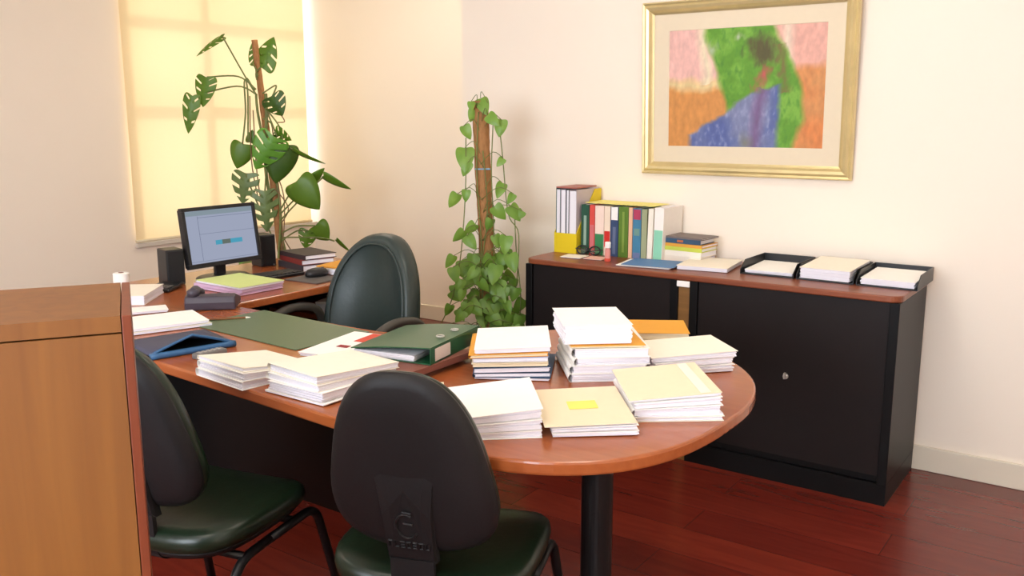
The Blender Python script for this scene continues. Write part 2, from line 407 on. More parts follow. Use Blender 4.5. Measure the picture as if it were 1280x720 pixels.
c = obj('clip', BOX(-0.029, 0.029, -0.028, -0.0215, 0.76, 0.785), M_paper, sp, bevel=0.003); c['label'] = 'white clip'
bm = bmesh.new()
r = 0.05
pts = [(KX0 + r, KY0 - 0.006)] + [] 
pts = []
for k in range(7):
    a = PI + (PI / 2) * k / 6; pts.append((KX0 - 0.004 + r + r * math.cos(a), KY0 - 0.006 + r + r * math.sin(a)))
for k in range(7):
    a = 1.5 * PI + (PI / 2) * k / 6; pts.append((KX1 + 0.004 - r + r * math.cos(a), KY0 - 0.006 + r + r * math.sin(a)))
pts += [(KX1 + 0.004, KY1), (KX0 - 0.004, KY1)]
prism(bm, pts, KZ - 0.025, KZ)
tag(obj('worktop', bm, M_top, bevel=0.005), 'long brown wood top running across both black cabinets', 'worktop')

# ------------------------------------------------------------------ framed painting
pt = thing('framed_painting', 'abstract painting in a wide gold frame on the wall', 'painting', (-1.515, YP - 0.004, 1.195))
pt.rotation_euler = (R(2.5), 0, 0)
PW, PH = 0.485, 0.775     # half width, height
def frame_bm(x0, x1, z0, z1, prof):
    """prof: list of (inset, y) from outside to inside"""
    bm = bmesh.new(); rings = []
    for ins, y in prof:
        rings.append([bm.verts.new(p) for p in ((x0 + ins, y, z0 + ins), (x1 - ins, y, z0 + ins), (x1 - ins, y, z1 - ins), (x0 + ins, y, z1 - ins))])
    n = len(rings)
    for i in range(n):
        A, B = rings[i], rings[(i + 1) % n]
        for k in range(4): bm.faces.new((A[k], A[(k + 1) % 4], B[(k + 1) % 4], B[k]))
    return bm
obj('frame', frame_bm(-PW, PW, 0, PH, [(0, 0), (0, -0.022), (0.006, -0.03), (0.014, -0.026), (0.024, -0.034), (0.036, -0.03), (0.046, -0.018), (0.052, -0.014), (0.056, -0.012), (0.056, -0.002)]), M_gold, pt)
obj('mat_board', frame_bm(-PW + 0.05, PW - 0.05, 0.05, PH - 0.05, [(0, -0.004), (0, -0.008), (0.078, -0.008), (0.082, -0.004)]), M_matb, pt)
# artwork: loose colour fields
AW, AH = 270, 200
x0, x1, z0, z1 = -PW + 0.13, PW - 0.13, 0.13, PH - 0.13
bm = bmesh.new(); nx, nz = 200, 150
cl = bm.loops.layers.float_color.new('Col')
g = [[bm.verts.new((x0 + (x1 - x0) * i / nx, -0.006, z0 + (z1 - z0) * j / nz)) for i in range(nx + 1)] for j in range(nz + 1)]
def art(u, v):
    p = Vector((u * 4, v * 3, 0.3)); w = noise.fractal(p, 1.0, 2.0, 5); w2 = noise.fractal(p * 2.3 + Vector((9, 3, 1)), 1.0, 2.0, 5)
    st = noise.fractal(Vector((u * 34, v * 12, 5)), 1.0, 2.0, 3)
    uu, vv = u + 0.022 * w + .006 * st, v + 0.03 * w2
    def mixc(a, b, t): t = max(0, min(1, t)); return tuple(a[k] * (1 - t) + b[k] * t for k in range(3))
    c = mixc((216, 148, 78), (240, 190, 180), (vv - 0.53) * 9 + 0.5)
    if uu < .4: c = mixc(c, (232, 208, 150), 1 - abs(vv - .53) * 14)
    if uu > 0.7: c = mixc(mixc((222, 136, 74), (214, 150, 90), w + .5), (232, 176, 160), (vv - 0.66) * 14 + 0.5)
    c = mixc(c, (240, 226, 192), 1 - abs(uu - 0.235 - .06 * (1 - vv)) * 18 if vv > 0.55 else 0)
    c = mixc(c, (238, 218, 196), 1 - abs(uu - 0.77) * 18 if vv > 0.62 else 0)
    gl = 0.23 + max(0, 0.95 - vv) * 0.24
    gr = 0.70 + 0.20 * math.sin(max(0, min(1, (1 - vv) * 1.25)) * 1.7) if vv > .25 else 0.90 - (0.25 - vv) * 0.25
    gm = min((uu - gl) * 24, (gr - uu) * 24)
    g1 = mixc((98, 158, 40), (128, 184, 64), w2 * 1.4 + 0.5); g1 = mixc(g1, (74, 130, 40), st * 1.1)
    c = mixc(c, g1, gm)
    c = mixc(c, (176, 190, 160), (0.05 - math.hypot((uu - .30) * 1.4, (vv - .84) * .7)) * 16 + st * .5 if abs(uu - .3) < .06 else 0)
    c = mixc(c, (170, 186, 150), (0.05 - math.hypot((uu - .47) * .8, (vv - .92) * 1.2)) * 16 + st * .6 if vv > .86 and .40 < uu < .54 else 0)
    c = mixc(c, (88, 84, 44), (0.12 - math.hypot((uu - 0.62), (vv - 0.80) * 0.7)) * 12 + st * .5 if abs(uu - .62) < .16 and vv > .62 else 0)
    c = mixc(c, (120, 108, 56), (0.05 - abs(uu - 0.72 - (.8 - vv) * .1)) * 14 + st * .6 if .45 < vv < .86 and abs(uu - .72) < .09 else 0)
    c = mixc(c, (186, 92, 82), (0.07 - math.hypot((uu - 0.62 - .3 * (vv - .6)) * 1.1, (vv - 0.60) * 0.42)) * 16 + (st + w) * .5 if abs(uu - .62) < .12 and .42 < vv < .76 else 0)
    top = 0.10 + (uu - 0.12) * 0.80; bl = min((top - vv) * 26, (uu - 0.125) * 26, (0.74 - uu - 0.0 * vv) * 26, (.52 - vv) * 26)
    b1 = mixc((88, 104, 164), (130, 138, 176), w * 1.3 + 0.5); b1 = mixc(b1, (160, 166, 194), st * .9 - .12)
    c = mixc(c, b1, bl)
    c = mixc(c, (122, 92, 136), (0.055 - abs(uu - 0.61 - 0.1 * (vv - .3))) * 16 if vv < 0.5 else 0)
    c = mixc(c, (130, 130, 110), (0.06 - math.hypot(uu - .53, (vv - .05) * .6)) * 14)
    k = 1 + 0.08 * st
    return tuple(max(0, min(255, x * k)) for x in c)
for j in range(nz):
    for i in range(nx):
        f = bm.faces.new((g[j][i], g[j][i + 1], g[j + 1][i + 1], g[j + 1][i]))
        for lp in f.loops:
            vv = lp.vert.co; lp[cl] = tuple(q * .88 for q in lin(art((vv.x - x0) / (x1 - x0), (vv.z - z0) / (z1 - z0)))[:3]) + (1,)
am, nt, ao = new_mat('painted_canvas')
b = nt.nodes.new('ShaderNodeBsdfPrincipled'); b.inputs['Roughness'].default_value = 0.6
at = nt.nodes.new('ShaderNodeVertexColor'); at.layer_name = 'Col'; nt.links.new(at.outputs[0], b.inputs['Base Color']); nt.links.new(b.outputs[0], ao.inputs[0])
obj('canvas', bm, am, pt)

# ------------------------------------------------------------------ chairs
def make_visitor_chair(label, loc, rz):
    t = thing('visitor_chair', label, 'chair', loc, rz, 'green leather visitor chairs')
    def seat_map(u, v, w): return (u, v, 0.425 + w + 0.014 * (u / 0.23) ** 2 - 0.02 * max(0, (v - 0.12) / 0.1) ** 2)
    o = superellipse(0.238, 0.225, 3.6, 44)
    bm = bmesh.new(); pad(bm, o, [(0.9, -0.012), (0.985, -0.004), (1.0, 0.014), (0.985, 0.032), (0.94, 0.042), (0.8, 0.049), (0.5, 0.05)], seat_map)
    obj('seat', bm, M_leather, t, smooth=True)
    bm = bmesh.new(); pad(bm, superellipse(0.226, 0.213, 3.6, 40), [(0.6, -0.03), (0.95, -0.026), (1.0, -0.012), (1.0, -0.009)], seat_map); obj('seat_pan', bm, M_shell, t, smooth=True)
    # pear-shaped backrest
    ol = []
    for i in range(56):
        a = 2 * PI * i / 56; c, s = math.cos(a), math.sin(a)
        v = 0.212 * math.copysign(abs(s) ** (2 / 2.9), s)
        hw = 0.177 - 0.046 * (v / 0.216)
        ol.append((hw * math.copysign(abs(c) ** (2 / 2.8), c), v))
    def back_map(u, v, w):
        y = -0.245 - 0.20 * v + w + 0.10 * (u / 0.22) ** 2 * 0.22 + 0.05 * max(0, (-v - 0.05)) 
        return (u, y, 0.738 + v)
    bm = bmesh.new(); pad(bm, ol, [(0.93, 0.005), (0.985, 0.014), (0.985, 0.026), (0.95, 0.042), (0.8, 0.054), (0.5, 0.06)], back_map); obj('back_cushion', bm, M_leather, t, smooth=True)
    bm = bmesh.new(); pad(bm, ol, [(0.55, -0.026), (0.85, -0.022), (0.95, -0.014), (1.0, 0.0), (1.0, 0.008), (0.93, 0.01)], back_map); sh = obj('back_shell', bm, M_shell, t, smooth=True)
    # raised spine on the shell, flared towards the foot
    sp_o = [(-0.055, -0.23), (0.055, -0.23), (0.058, -0.12), (0.066, -0.04), (0.092, 0.05), (0.06, 0.052), (0.0, 0.055), (-0.06, 0.052), (-0.092, 0.05), (-0.066, -0.04), (-0.058, -0.12)]
    def rib_map(u, v, w):
        f = 1 - 0.55 * max(0, min(1, (v + 0.10) / 0.15)); return back_map(u, v, w * f)
    bm = bmesh.new(); pad(bm, sp_o, [(1.0, -0.008), (1.0, -0.026), (0.94, -0.034), (0.6, -0.036)], rib_map); obj('shell_rib', bm, M_shell, sh)
    # embossed round emblem and a line of small raised characters
    bm = bmesh.new()
    arc = [(0.024 * math.cos(a), -0.135 + 0.03 * math.sin(a)) for a in [R(60 + 270 * k / 16) for k in range(17)]]
    tube(bm, [back_map(u, v, -0.037) for u, v in arc], 0.0032, 6)
    for v0 in (-0.10, -0.128): tube(bm, [back_map(u, v0 - 0.08 * u, -0.037) for u in (-0.006, 0.014)], 0.003, 6)
    for k in range(7):
        u = -0.042 + 0.014 * k; q = 0.0045
        segs = [[(u - q, -0.19), (u - q, -0.176)], [(u - q, -0.176), (u + q, -0.176)], [(u + q, -0.176), (u + q, -0.19)], [(u - q, -0.19), (u + q, -0.19)], [(u - q, -0.183), (u + q, -0.183)]]
        for idx in [(0, 1, 2), (0, 3), (0, 1, 3, 4), (0, 1, 3, 2), (1, 2, 3, 4), (0, 1, 2, 3), (0, 2, 3)][k]:
            tube(bm, [back_map(a, b_, -0.036) for a, b_ in segs[idx]], 0.0022, 5)
    obj('embossed_emblem', bm, M_shell, sh)
    # bracket from seat to back
    bm = bmesh.new()
    pth = fillet([(0, -0.02, 0.385), (0, -0.205, 0.385), (0, -0.212, 0.52)], 0.07)
    pv = None
    for p in pth:
        i = [bm.verts.new(p + Vector((sx * 0.05, 0, 0))) for sx in (-1, 1)]
        nrm = Vector((0, -0.012, -0.006)); j = [bm.verts.new(p + Vector((sx * 0.05, 0, 0)) + nrm) for sx in (-1, 1)]
        cur = (i[0], i[1], j[1], j[0])
        if pv:
            for k in range(4): bm.faces.new((pv[k], pv[(k + 1) % 4], cur[(k + 1) % 4], cur[k]))
        else: bm.faces.new(cur)
        pv = cur
    bm.faces.new(pv); obj('back_bracket', bm, M_shell, t)
    for s in (-1, 1):
        bm = bmesh.new(); tube(bm, fillet([(s * 0.245, 0.30, 0.012), (s * 0.215, 0.205, 0.39), (s * 0.215, 0.0, 0.385)], 0.05), 0.0125); obj('front_leg', bm, M_darksteel, t, smooth=True)
        bm = bmesh.new(); tube(bm, fillet([(s * 0.215, 0.0, 0.385), (s * 0.215, -0.13, 0.38), (s * 0.245, -0.30, 0.012)], 0.06), 0.0125); obj('rear_leg', bm, M_darksteel, t, smooth=True)
    bm = bmesh.new()
    for y in (0.12, -0.1): tube(bm, [(-0.215, y, 0.383), (0.215, y, 0.383)], 0.011)
    obj('cross_tube', bm, M_darksteel, t, smooth=True)
    bm = bmesh.new()
    for sx in (-1, 1):
        for y in (0.30, -0.30):
            bm = bmesh.new(); lathe(bm, [(0.016, 0), (0.017, 0.02), (0.014, 0.028)], 12, (sx * 0.245, y, 0)); obj('foot_cap', bm, M_plastic, t)
    return t
make_visitor_chair('visitor chair seen from behind, black back shell in front of paper piles', (-1.297, 1.570, 0), R(20))
make_visitor_chair('left visitor chair beside the honey wood board, green seat turned to the desk', (-1.975, 1.375, 0), R(13))

# executive chair behind the desk
ec = thing('executive_chair', 'high back dark green leather swivel chair behind the desk', 'chair', (-2.60, 2.525, 0), R(184))
def ex_map(u, v, w): return (u, -0.235 - 0.16 * v + w + 0.055 * (u / 0.24) ** 2 - 0.06 * max(0, -v - 0.15), 0.70 + v)
ol = []
for i in range(60):
    a = 2 * PI * i / 60; c, s = math.cos(a), math.sin(a)
    v = 0.275 * math.copysign(abs(s) ** (2 / 2.6), s); hw = 0.222 - 0.030 * v / 0.275 - 0.028 * max(0, v / 0.275) ** 2
    ol.append((hw * math.copysign(abs(c) ** (2 / 2.6), c), v))
bm = bmesh.new(); pad(bm, ol, [(0.5, -0.05), (0.88, -0.045), (0.97, -0.03), (1.0, 0.0), (1.0, 0.03), (0.97, 0.055), (0.90, 0.066), (0.84, 0.06), (0.78, 0.052), (0.4, 0.04)], ex_map)
obj('backrest', bm, M_exleather, ec, smooth=True)
cu = 0
bm = bmesh.new(); tube(bm, [ex_map(u * 0.86, v * 0.86, 0.066) for u, v in ol], 0.006, 8, closed=True); pp = obj('piping', bm, M_exleather, ec, smooth=True)
bm = bmesh.new(); pad(bm, superellipse(0.25, 0.245, 3.2, 40), [(0.9, -0.05), (0.98, -0.04), (1.0, 0.0), (0.97, 0.035), (0.85, 0.05), (0.5, 0.048)], lambda u, v, w: (u, v, 0.44 + w)); obj('seat', bm, M_exleather, ec, smooth=True)
for s in (-1, 1):
    bm = bmesh.new()
    pth = smooth_path([(s * 0.25, -0.15, 0.40), (s * 0.275, -0.17, 0.55), (s * 0.275, -0.13, 0.645), (s * 0.275, 0.02, 0.675), (s * 0.275, 0.15, 0.635), (s * 0.275, 0.19, 0.54), (s * 0.25, 0.12, 0.40)], 6)
    tube(bm, pth, 0.018, 10); obj('armrest', bm, M_armp, ec, smooth=True)
bm = bmesh.new(); lathe(bm, [(0.028, 0.10), (0.028, 0.30), (0.05, 0.31), (0.11, 0.385), (0.11, 0.392)], 20); obj('gas_column', bm, M_plastic, ec)
bm = bmesh.new(); box(bm, -0.04, 0.04, -0.30, 0.02, 0.36, 0.388); box(bm, -0.035, 0.035, -0.305, -0.285, 0.36, 0.55); obj('back_bracket', bm, M_plastic, ec)
bm = bmesh.new()
for k in range(5):
    a = 2 * PI * k / 5 + 0.3; tube(bm, [(0.02 * math.cos(a), 0.02 * math.sin(a), 0.11), (0.28 * math.cos(a), 0.28 * math.sin(a), 0.075)], [0.025, 0.016])
obj('star_base', bm, M_plastic, ec)
for k in range(5):
    a = 2 * PI * k / 5 + 0.3; c = Vector((0.285 * math.cos(a), 0.285 * math.sin(a), 0.028)); d = Vector((-math.sin(a), math.cos(a), 0)) * 0.02
    bm = bmesh.new(); tube(bm, [c - d, c - d * 0.15], 0.028, 16); tube(bm, [c + d * 0.15, c + d], 0.028, 16); tube(bm, [c + Vector((0, 0, 0)), c + Vector((0, 0, 0.05))], 0.007, 8)
    obj('caster', bm, M_plastic, ec)

# ------------------------------------------------------------------ honey wood cabinet at the left edge
az = R(-90 - 58.6 + 180)     # its side lies along the sight line
t = thing('bookcase', 'honey wood bookcase with red-brown edge beside the left visitor chair', 'bookcase', (-0.893, 0.55, 0), R(58.0))
# local -x points along the edge's left; build: local y runs away from the camera
obj('side_panel', BOX(-0.010, 0.0, 0, 0.22, 0, 1.24), M_redwood, t, bevel=0.001)
obj('front_panel', BOX(-0.80, -0.011, 0.0, 0.018, 0.06, 1.22), M_honey, t)
bm = bmesh.new(); box(bm, -0.80, -0.011, 0.0, 0.22, 1.222, 1.24); box(bm, -0.80, -0.011, 0.02, 0.22, 0.06, 0.078); box(bm, -0.80, -0.011, 0.205, 0.22, 0.08, 1.22); box(bm, -0.816, -0.80, 0, 0.22, 0, 1.24)
box(bm, -0.80, -0.011, 0.03, 0.21, 0, 0.058)
obj('carcass', bm, M_honey, t)

# ------------------------------------------------------------------ paper bundles
def sheets(bm, w, d, z0, h, n, rng, jit, zf, mi=0, folded=False):
    k = 6
    for i in range(n):
        a0 = z0 + h * i / n; a1 = a0 + h / n * 0.86
        ox, oy, an = rng.uniform(-jit, jit), rng.uniform(-jit, jit), rng.uniform(-jit, jit) * 3
        ca, sa = math.cos(an), math.sin(an)
        G = []
        for z in (a0, a1):
            lay = []
            for iy in range(k + 1):
                row = []
                for ix in range(k + 1):
                    x = w * (ix / k - 0.5); y = d * (iy / k - 0.5)
                    X, Y = x * ca - y * sa + ox, x * sa + y * ca + oy
                    row.append(bm.verts.new((X, Y, zf(x, y, z))))
                lay.append(row)
            G.append(lay)
        A, B = G
        for iy in range(k):
            for ix in range(k):
                bm.faces.new((A[iy][ix], A[iy + 1][ix], A[iy + 1][ix + 1], A[iy][ix + 1])).material_index = mi
                bm.faces.new((B[iy][ix], B[iy][ix + 1], B[iy + 1][ix + 1], B[iy + 1][ix])).material_index = mi
        for q in range(k):
            for P0, P1, Q0, Q1 in ((A[0][q], A[0][q + 1], B[0][q], B[0][q + 1]), (A[k][q + 1], A[k][q], B[k][q + 1], B[k][q]), (A[q + 1][0], A[q][0], B[q + 1][0], B[q][0]), (A[q][k], A[q + 1][k], B[q][k], B[q + 1][k])):
                bm.faces.new((P0, P1, Q1, Q0)).material_index = mi

def stack(loc, rz, w, d, group, items, tx=0.0, ty=0.0, curl=0.0, seed=1):
    """items bottom to top: dict(h, cover, pages, label, dx, dy, w, d, n, cat, name)"""
    rng = random.Random(seed); z = 0.0
    for it in items:
        h = it['h']; ww, dd = it.get('w', w), it.get('d', d); dx, dy = it.get('dx', 0), it.get('dy', 0)
        e = thing(it.get('name', 'paper_bundle'), it['label'], it.get('cat', 'papers'), loc, rz + it.get('r', 0), group)
        ca, sa = math.cos(rz), math.sin(rz)
        e.location = (loc[0] + dx * ca - dy * sa, loc[1] + dx * sa + dy * ca, loc[2])
        lastc = it is items[-1]
        def zf(x, y, zz, dx=dx, dy=dy, last=lastc, z0=z, h=h):
            xx, yy = (x + dx) / w, (y + dy) / d
            k = 1 + tx * xx + ty * yy
            v = zz * k
            if last and curl:
                v += curl * max(0, xx + 0.15 - yy * 0.6) ** 2 * max(0, (zz - z0) / h)
            return v
        n = it.get('n', max(2, int(h / 0.0034)))
        bm = bmesh.new(); ch = 0.0016 if it.get('cover') else 0
        sheets(bm, ww, dd, z + 0.0003 + ch, h - 2 * ch - 0.0006, n, rng, it.get('jit', 0.0025), zf)
        obj('pages', bm, it.get('pages', M_pages), e)
        if it.get('cover'):
            bm = bmesh.new(); cw, cd = ww + it.get('over', 0.006), dd + it.get('over', 0.006)
            sheets(bm, cw, cd, z + h - ch - 0.0003, ch, 1, rng, 0.001, zf)
            if it.get('wrap'):
                sheets(bm, cw, cd, z + 0.0002, ch, 1, rng, 0.001, zf)
                k = 8   # rounded spine on the left edge
                pv = None
                for q in range(k + 1):
                    a = PI / 2 + PI * q / k; xx = -cw / 2 + 0.35 * h * math.cos(a); zz = z + h / 2 + (h / 2 - 0.0004) * math.sin(a)
                    cur = [bm.verts.new((xx, yv, zf(max(xx, -cw / 2), yv, zz))) for yv in (-cd / 2, cd / 2)]
                    if pv: bm.faces.new((pv[0], pv[1], cur[1], cur[0]))
                    pv = cur
            obj('cover', bm, it['cover'], e)
        if it.get('extra'):
            for nm, m, x0, x1, y0, y1, lb in it['extra']:
                bm = bmesh.new(); k = 6; rows = []
                for iy in range(k + 1):
                    rows.append([(x0 + (x1 - x0) * ix / k, y0 + (y1 - y0) * iy / k) for ix in range(k + 1)])
                lay = [[[bm.verts.new((x, y, zf(x, y, z + h) + dz)) for x, y in row] for row in rows] for dz in (0.0004, 0.0010)]
                for iy in range(k):
                    for ix in range(k):
                        for L in lay: bm.faces.new((L[iy][ix], L[iy][ix + 1], L[iy + 1][ix + 1], L[iy + 1][ix]))
                for a, b_ in (((0, 0), (0, k)), ((0, k), (k, k)), ((k, k), (k, 0)), ((k, 0), (0, 0))):
                    A, B, C_, D_ = lay[0][a[0]][a[1]], lay[0][b_[0]][b_[1]], lay[1][b_[0]][b_[1]], lay[1][a[0]][a[1]]
                    bm.faces.new((A, B, C_, D_))
                oo = obj(nm, bm, m, e); oo['label'] = lb
        z += h

def fr(front_left, rz, w, d):
    """centre of a stack from its front-left bottom corner"""
    return (front_left[0] + w / 2 * math.cos(rz) - d / 2 * math.sin(rz), front_left[1] + w / 2 * math.sin(rz) + d / 2 * math.cos(rz), DZ + 0.0005)

# A: low pile of folded papers on the front edge, left
a = R(-6); stack(fr((-2.135, 1.505), a, .22, .215), a, .22, .215, 'folded papers on the front edge of the desk', [
    dict(h=.018, cover=M_paper, wrap=True, label='bottom folded bundle of the low pile on the front desk edge beside the blue portfolio'),
    dict(h=.018, cover=M_paper, wrap=True, dx=.004, dy=.004, label='middle folded bundle of the low pile on the front desk edge beside the blue portfolio'),
    dict(h=.010, cover=M_cream, wrap=True, dx=-.004, dy=.008, label='top folded bundle of the low pile on the front desk edge, beside the green blotter')], ty=-0.6, tx=.08, seed=3)
# B: pile left of the front chair
a = R(0); stack(fr((-1.845, 1.51), a, .20, .27), a, .20, .27, 'paper pile beside the front chair', [
    dict(h=.007, cover=M_paper, w=.22, label='thin bottom bundle of the fanned pile beside the front chair back'),
    dict(h=.024, cover=M_paper, dx=.004, extra=[], label='second bundle from the bottom of the fanned pile beside the front chair back'),
    dict(h=.016, cover=M_paper, wrap=True, dx=-.002, dy=.004, r=R(-3), label='second bundle from the top of the fanned pile beside the front chair back'),
    dict(h=.020, cover=M_cream, wrap=True, dx=.0, dy=.010, r=R(-6), label='cream top bundle of the fanned pile beside the front chair back')], ty=-0.25, seed=4)
# red-printed magazine
a = R(10); stack(fr((-2.055, 1.805), a, .15, .29), a, .15, .29, None, [
    dict(h=.014, cover=M_paper, name='brochure', cat='brochure', label='white brochure with red corner lying on the green blotter', extra=[
        ('red_print', M_red, .0, .072, .03, .14, 'red printed corner'), ('dark_print', M_dred, -.01, .03, -.05, -.025, 'dark red printed mark')])], seed=5)
bpy.data.objects['brochure'].location.z = DZ + 0.004

# papers, book and ring binder behind the front chair
a = R(4); stack((-1.735, 1.93, DZ + .0005), a, .21, .297, None, [dict(h=.014, cover=M_paper, label='pile of white and pink papers under the brown book', extra=[])], seed=6)
bk = thing('hardcover_book', 'brown cloth book lying under the green ring binder', 'book', (-1.695, 1.915, DZ + .0150), R(1))
bm = bmesh.new(); box(bm, -.105, .105, -.15, .15, 0, .004); box(bm, -.105, .105, -.15, .15, .015, .019); box(bm, .101, .105, -.15, .15, .0041, .0149); obj('cover', bm, M_brown, bk, bevel=.001)
obj('pages', BOX(-.10, .1005, -.145, .145, .0042, .0148), M_pages, bk)
bd = thing('ring_binder', 'green lever arch ring binder lying on the brown book with white spine label', 'binder', (-1.757, 1.99, DZ + .0345), R(11))
bm = bmesh.new(); box(bm, -.12, .142, -.155, .155, 0, .003); box(bm, .139, .142, -.155, .155, .0031, .046); obj('cover', bm, M_grn, bd, bevel=.0008)
bm = bmesh.new(); n = 12; pv = None
for i in range(n + 1):
    f = i / n; x = .141 - .262 * f; zz = .0480 + .003 * math.sin(f * PI) - .024 * f
    cur = [bm.verts.new((x, -.155, zz)), bm.verts.new((x, .155, zz + .002 * math.sin(f * PI)))]
    if pv: bm.faces.new((pv[0], cur[0], cur[1], pv[1]))
    pv = cur
o = obj('front_cover', bm, M_grn, bd, solid=.003)
bm = bmesh.new(); sheets(bm, .20, .297, .0033, .017, 4, random.Random(8), .002, lambda x, y, z: z); bmesh.ops.translate(bm, vec=(-.015, 0, 0), verts=bm.verts[:]); obj('pages', bm, M_pages, bd)
c = obj('spine_label', BOX(.1425, .1432, -.13, -.04, .006, .042), mat('label_paper', (226, 214, 204), 0.7), bd); c['label'] = 'white blank spine label'
bm = bmesh.new()
for y in (-.04, .04): tube(bm, [(.11 + .02 * math.cos(q), y, .024 + .019 * math.sin(q)) for q in [2 * PI * k / 14 for k in range(14)]], .0022, 6, closed=True)
obj('ring_mechanism', bm, M_alu, bd)
for y in (-.03, .06):
    bm = bmesh.new(); tube(bm, [(.105 + .011 * math.cos(q), y + .011 * math.sin(q), .0535) for q in [2 * PI * k / 12 for k in range(12)]], .0022, 6, closed=True); obj('eyelet_ring', bm, M_alu, bd)

# C: folders, white sheet on top
a = R(35); stack(fr((-1.469, 1.912), a, .205, .26), a, .205, .26, 'coloured folder pile on the desk', [
    dict(h=.010, cover=M_dblue, label='slate folder at the bottom of the coloured folder pile, corner sticking out', dx=.012, r=R(-6)),
    dict(h=.012, cover=M_dblue, wrap=True, label='blue folder second from the bottom of the coloured folder pile'),
    dict(h=.016, cover=M_dblue, dx=-.004, r=R(1.5), label='dark folder in the middle of the coloured folder pile'),
    dict(h=.013, cover=M_tan, pages=M_tan, dx=-.006, label='tan folder in the coloured folder pile under the pale blue one'),
    dict(h=.015, cover=M_blue, dx=-.003, r=R(-1), label='pale blue folder in the coloured folder pile beneath the orange one'),
    dict(h=.010, cover=M_orange, pages=M_tan, wrap=True, dx=-.010, w=.21, label='orange folder under the white papers of the coloured folder pile'),
    dict(h=.016, cover=M_paper, dy=.002, label='white papers on top of the coloured folder pile next to the green binder')], tx=.10, ty=-.02, seed=9)
# D: tall pile
a = R(40); stack(fr((-1.242, 2.051), a, .20, .25), a, .20, .25, 'tall pile of white papers', [
    dict(h=.024, cover=M_paper, wrap=True, label='bottom bundle of the tallest paper pile'),
    dict(h=.022, cover=M_paper, wrap=True, dx=.003, label='second bundle from the bottom of the tallest paper pile'),
    dict(h=.022, cover=M_paper, wrap=True, dx=.010, r=R(2), label='third bundle from the bottom of the tallest paper pile'),
    dict(h=.026, cover=M_paper, wrap=True, dx=.014, r=R(-2), label='fourth bundle from the bottom of the tallest paper pile, below the orange folder'),
    dict(h=.008, cover=M_orange, dx=-.002, label='thin orange folder in the tallest paper pile below its top papers', pages=M_tan),
    dict(h=.056, cover=M_paper, w=.185, d=.23, dx=-.028, dy=.0, label='thick white papers on top of the tallest paper pile')], seed=10)
# E: right pile by the cabinet
a = R(46); stack(fr((-1.085, 2.235), a, .235, .19), a, .235, .19, 'pile at the far right of the round end', [
    dict(h=.022, cover=M_paper, jit=.004, label='bottom white papers of the pile at the far right table edge'),
    dict(h=.018, cover=M_paper, jit=.004, dx=-.004, r=R(3), label='middle white papers of the pile at the far right table edge'),
    dict(h=.018, cover=M_cream, dx=.0, dy=.0, w=.25, label='cream folder on top of the pile at the far right table edge')], tx=.15, seed=11)
a = R(32); stack((-1.235, 2.54, DZ + .0005), a, .19, .15, None, [dict(h=.066, cover=M_orange, pages=M_tan, label='bright orange folder behind the right pile next to the tallest pile', name='folder', cat='folder')], ty=.1, seed=17)
# F: front right pile
a = R(38); stack(fr((-.942, 1.858), a, .205, .265), a, .205, .265, 'front right pile of the round end', [
    dict(h=.012, cover=M_cream, wrap=True, label='thin bottom bundle of the front right paper pile'),
    dict(h=.024, cover=M_paper, wrap=True, jit=.004, dx=-.004, label='second bundle of the front right paper pile, wavy white pages'),
    dict(h=.018, cover=M_paper, dx=-.006, jit=.004, label='third bundle of the front right paper pile, just below its buff folder'),
    dict(h=.010, cover=M_tan, dx=-.012, w=.215, label='buff folder with pale strip on top of the front right paper pile', extra=[('folder_tab', M_cream, .06, .085, -.13, .13, 'pale strip along the folder')])], tx=.26, seed=12)
# G: with yellow note
a = R(39); stack(fr((-1.046, 1.650), a, .193, .275), a, .193, .275, 'low pile with the sticky note', [
    dict(h=.013, cover=M_paper, jit=.004, label='lower white bundle of the low pile with the yellow note'),
    dict(h=.013, cover=M_paper, jit=.004, dx=-.003, label='upper white bundle of the low pile with the yellow note'),
    dict(h=.006, cover=M_tan, dx=-.012, w=.205, d=.28, label='buff folder with yellow sticky note on the low front pile', extra=[('sticky_note', M_note, -.035, .035, -.03, .03, 'yellow sticky note')])], tx=.18, seed=13)
# H: thick white pile
a = R(41); stack(fr((-1.222, 1.505), a, .20, .245), a, .20, .245, 'thick white pile right of the front chair', [
    dict(h=.016, cover=M_paper, wrap=True, jit=.003, label='thin bottom bundle of the thick white pile right of the chair back'),
    dict(h=.022, cover=M_paper, jit=.003, label='middle bundle of the thick white pile right of the chair back'),
    dict(h=.022, cover=M_paper, jit=.002, over=.008, label='top bundle with white sheet of the thick pile right of the chair back')], tx=.34, seed=14)
a = R(41); stack((-1.475, 1.665, DZ + .0005), a, .15, .19, None, [dict(h=.024, cover=M_tan, label='small buff pile half hidden behind the front chair back')], seed=15)

# ------------------------------------------------------------------ desk accessories
tag(obj('desk_blotter', bm_ := BOX(-.285, .285, -.155, .155, 0, .003), M_blot, bevel=.001), 'dark green desk blotter in front of the swivel chair', 'blotter')
o = bpy.data.objects['desk_blotter']; o.location = (-2.40, 2.02, DZ + .0005); o.rotation_euler = (0, 0, R(-3))
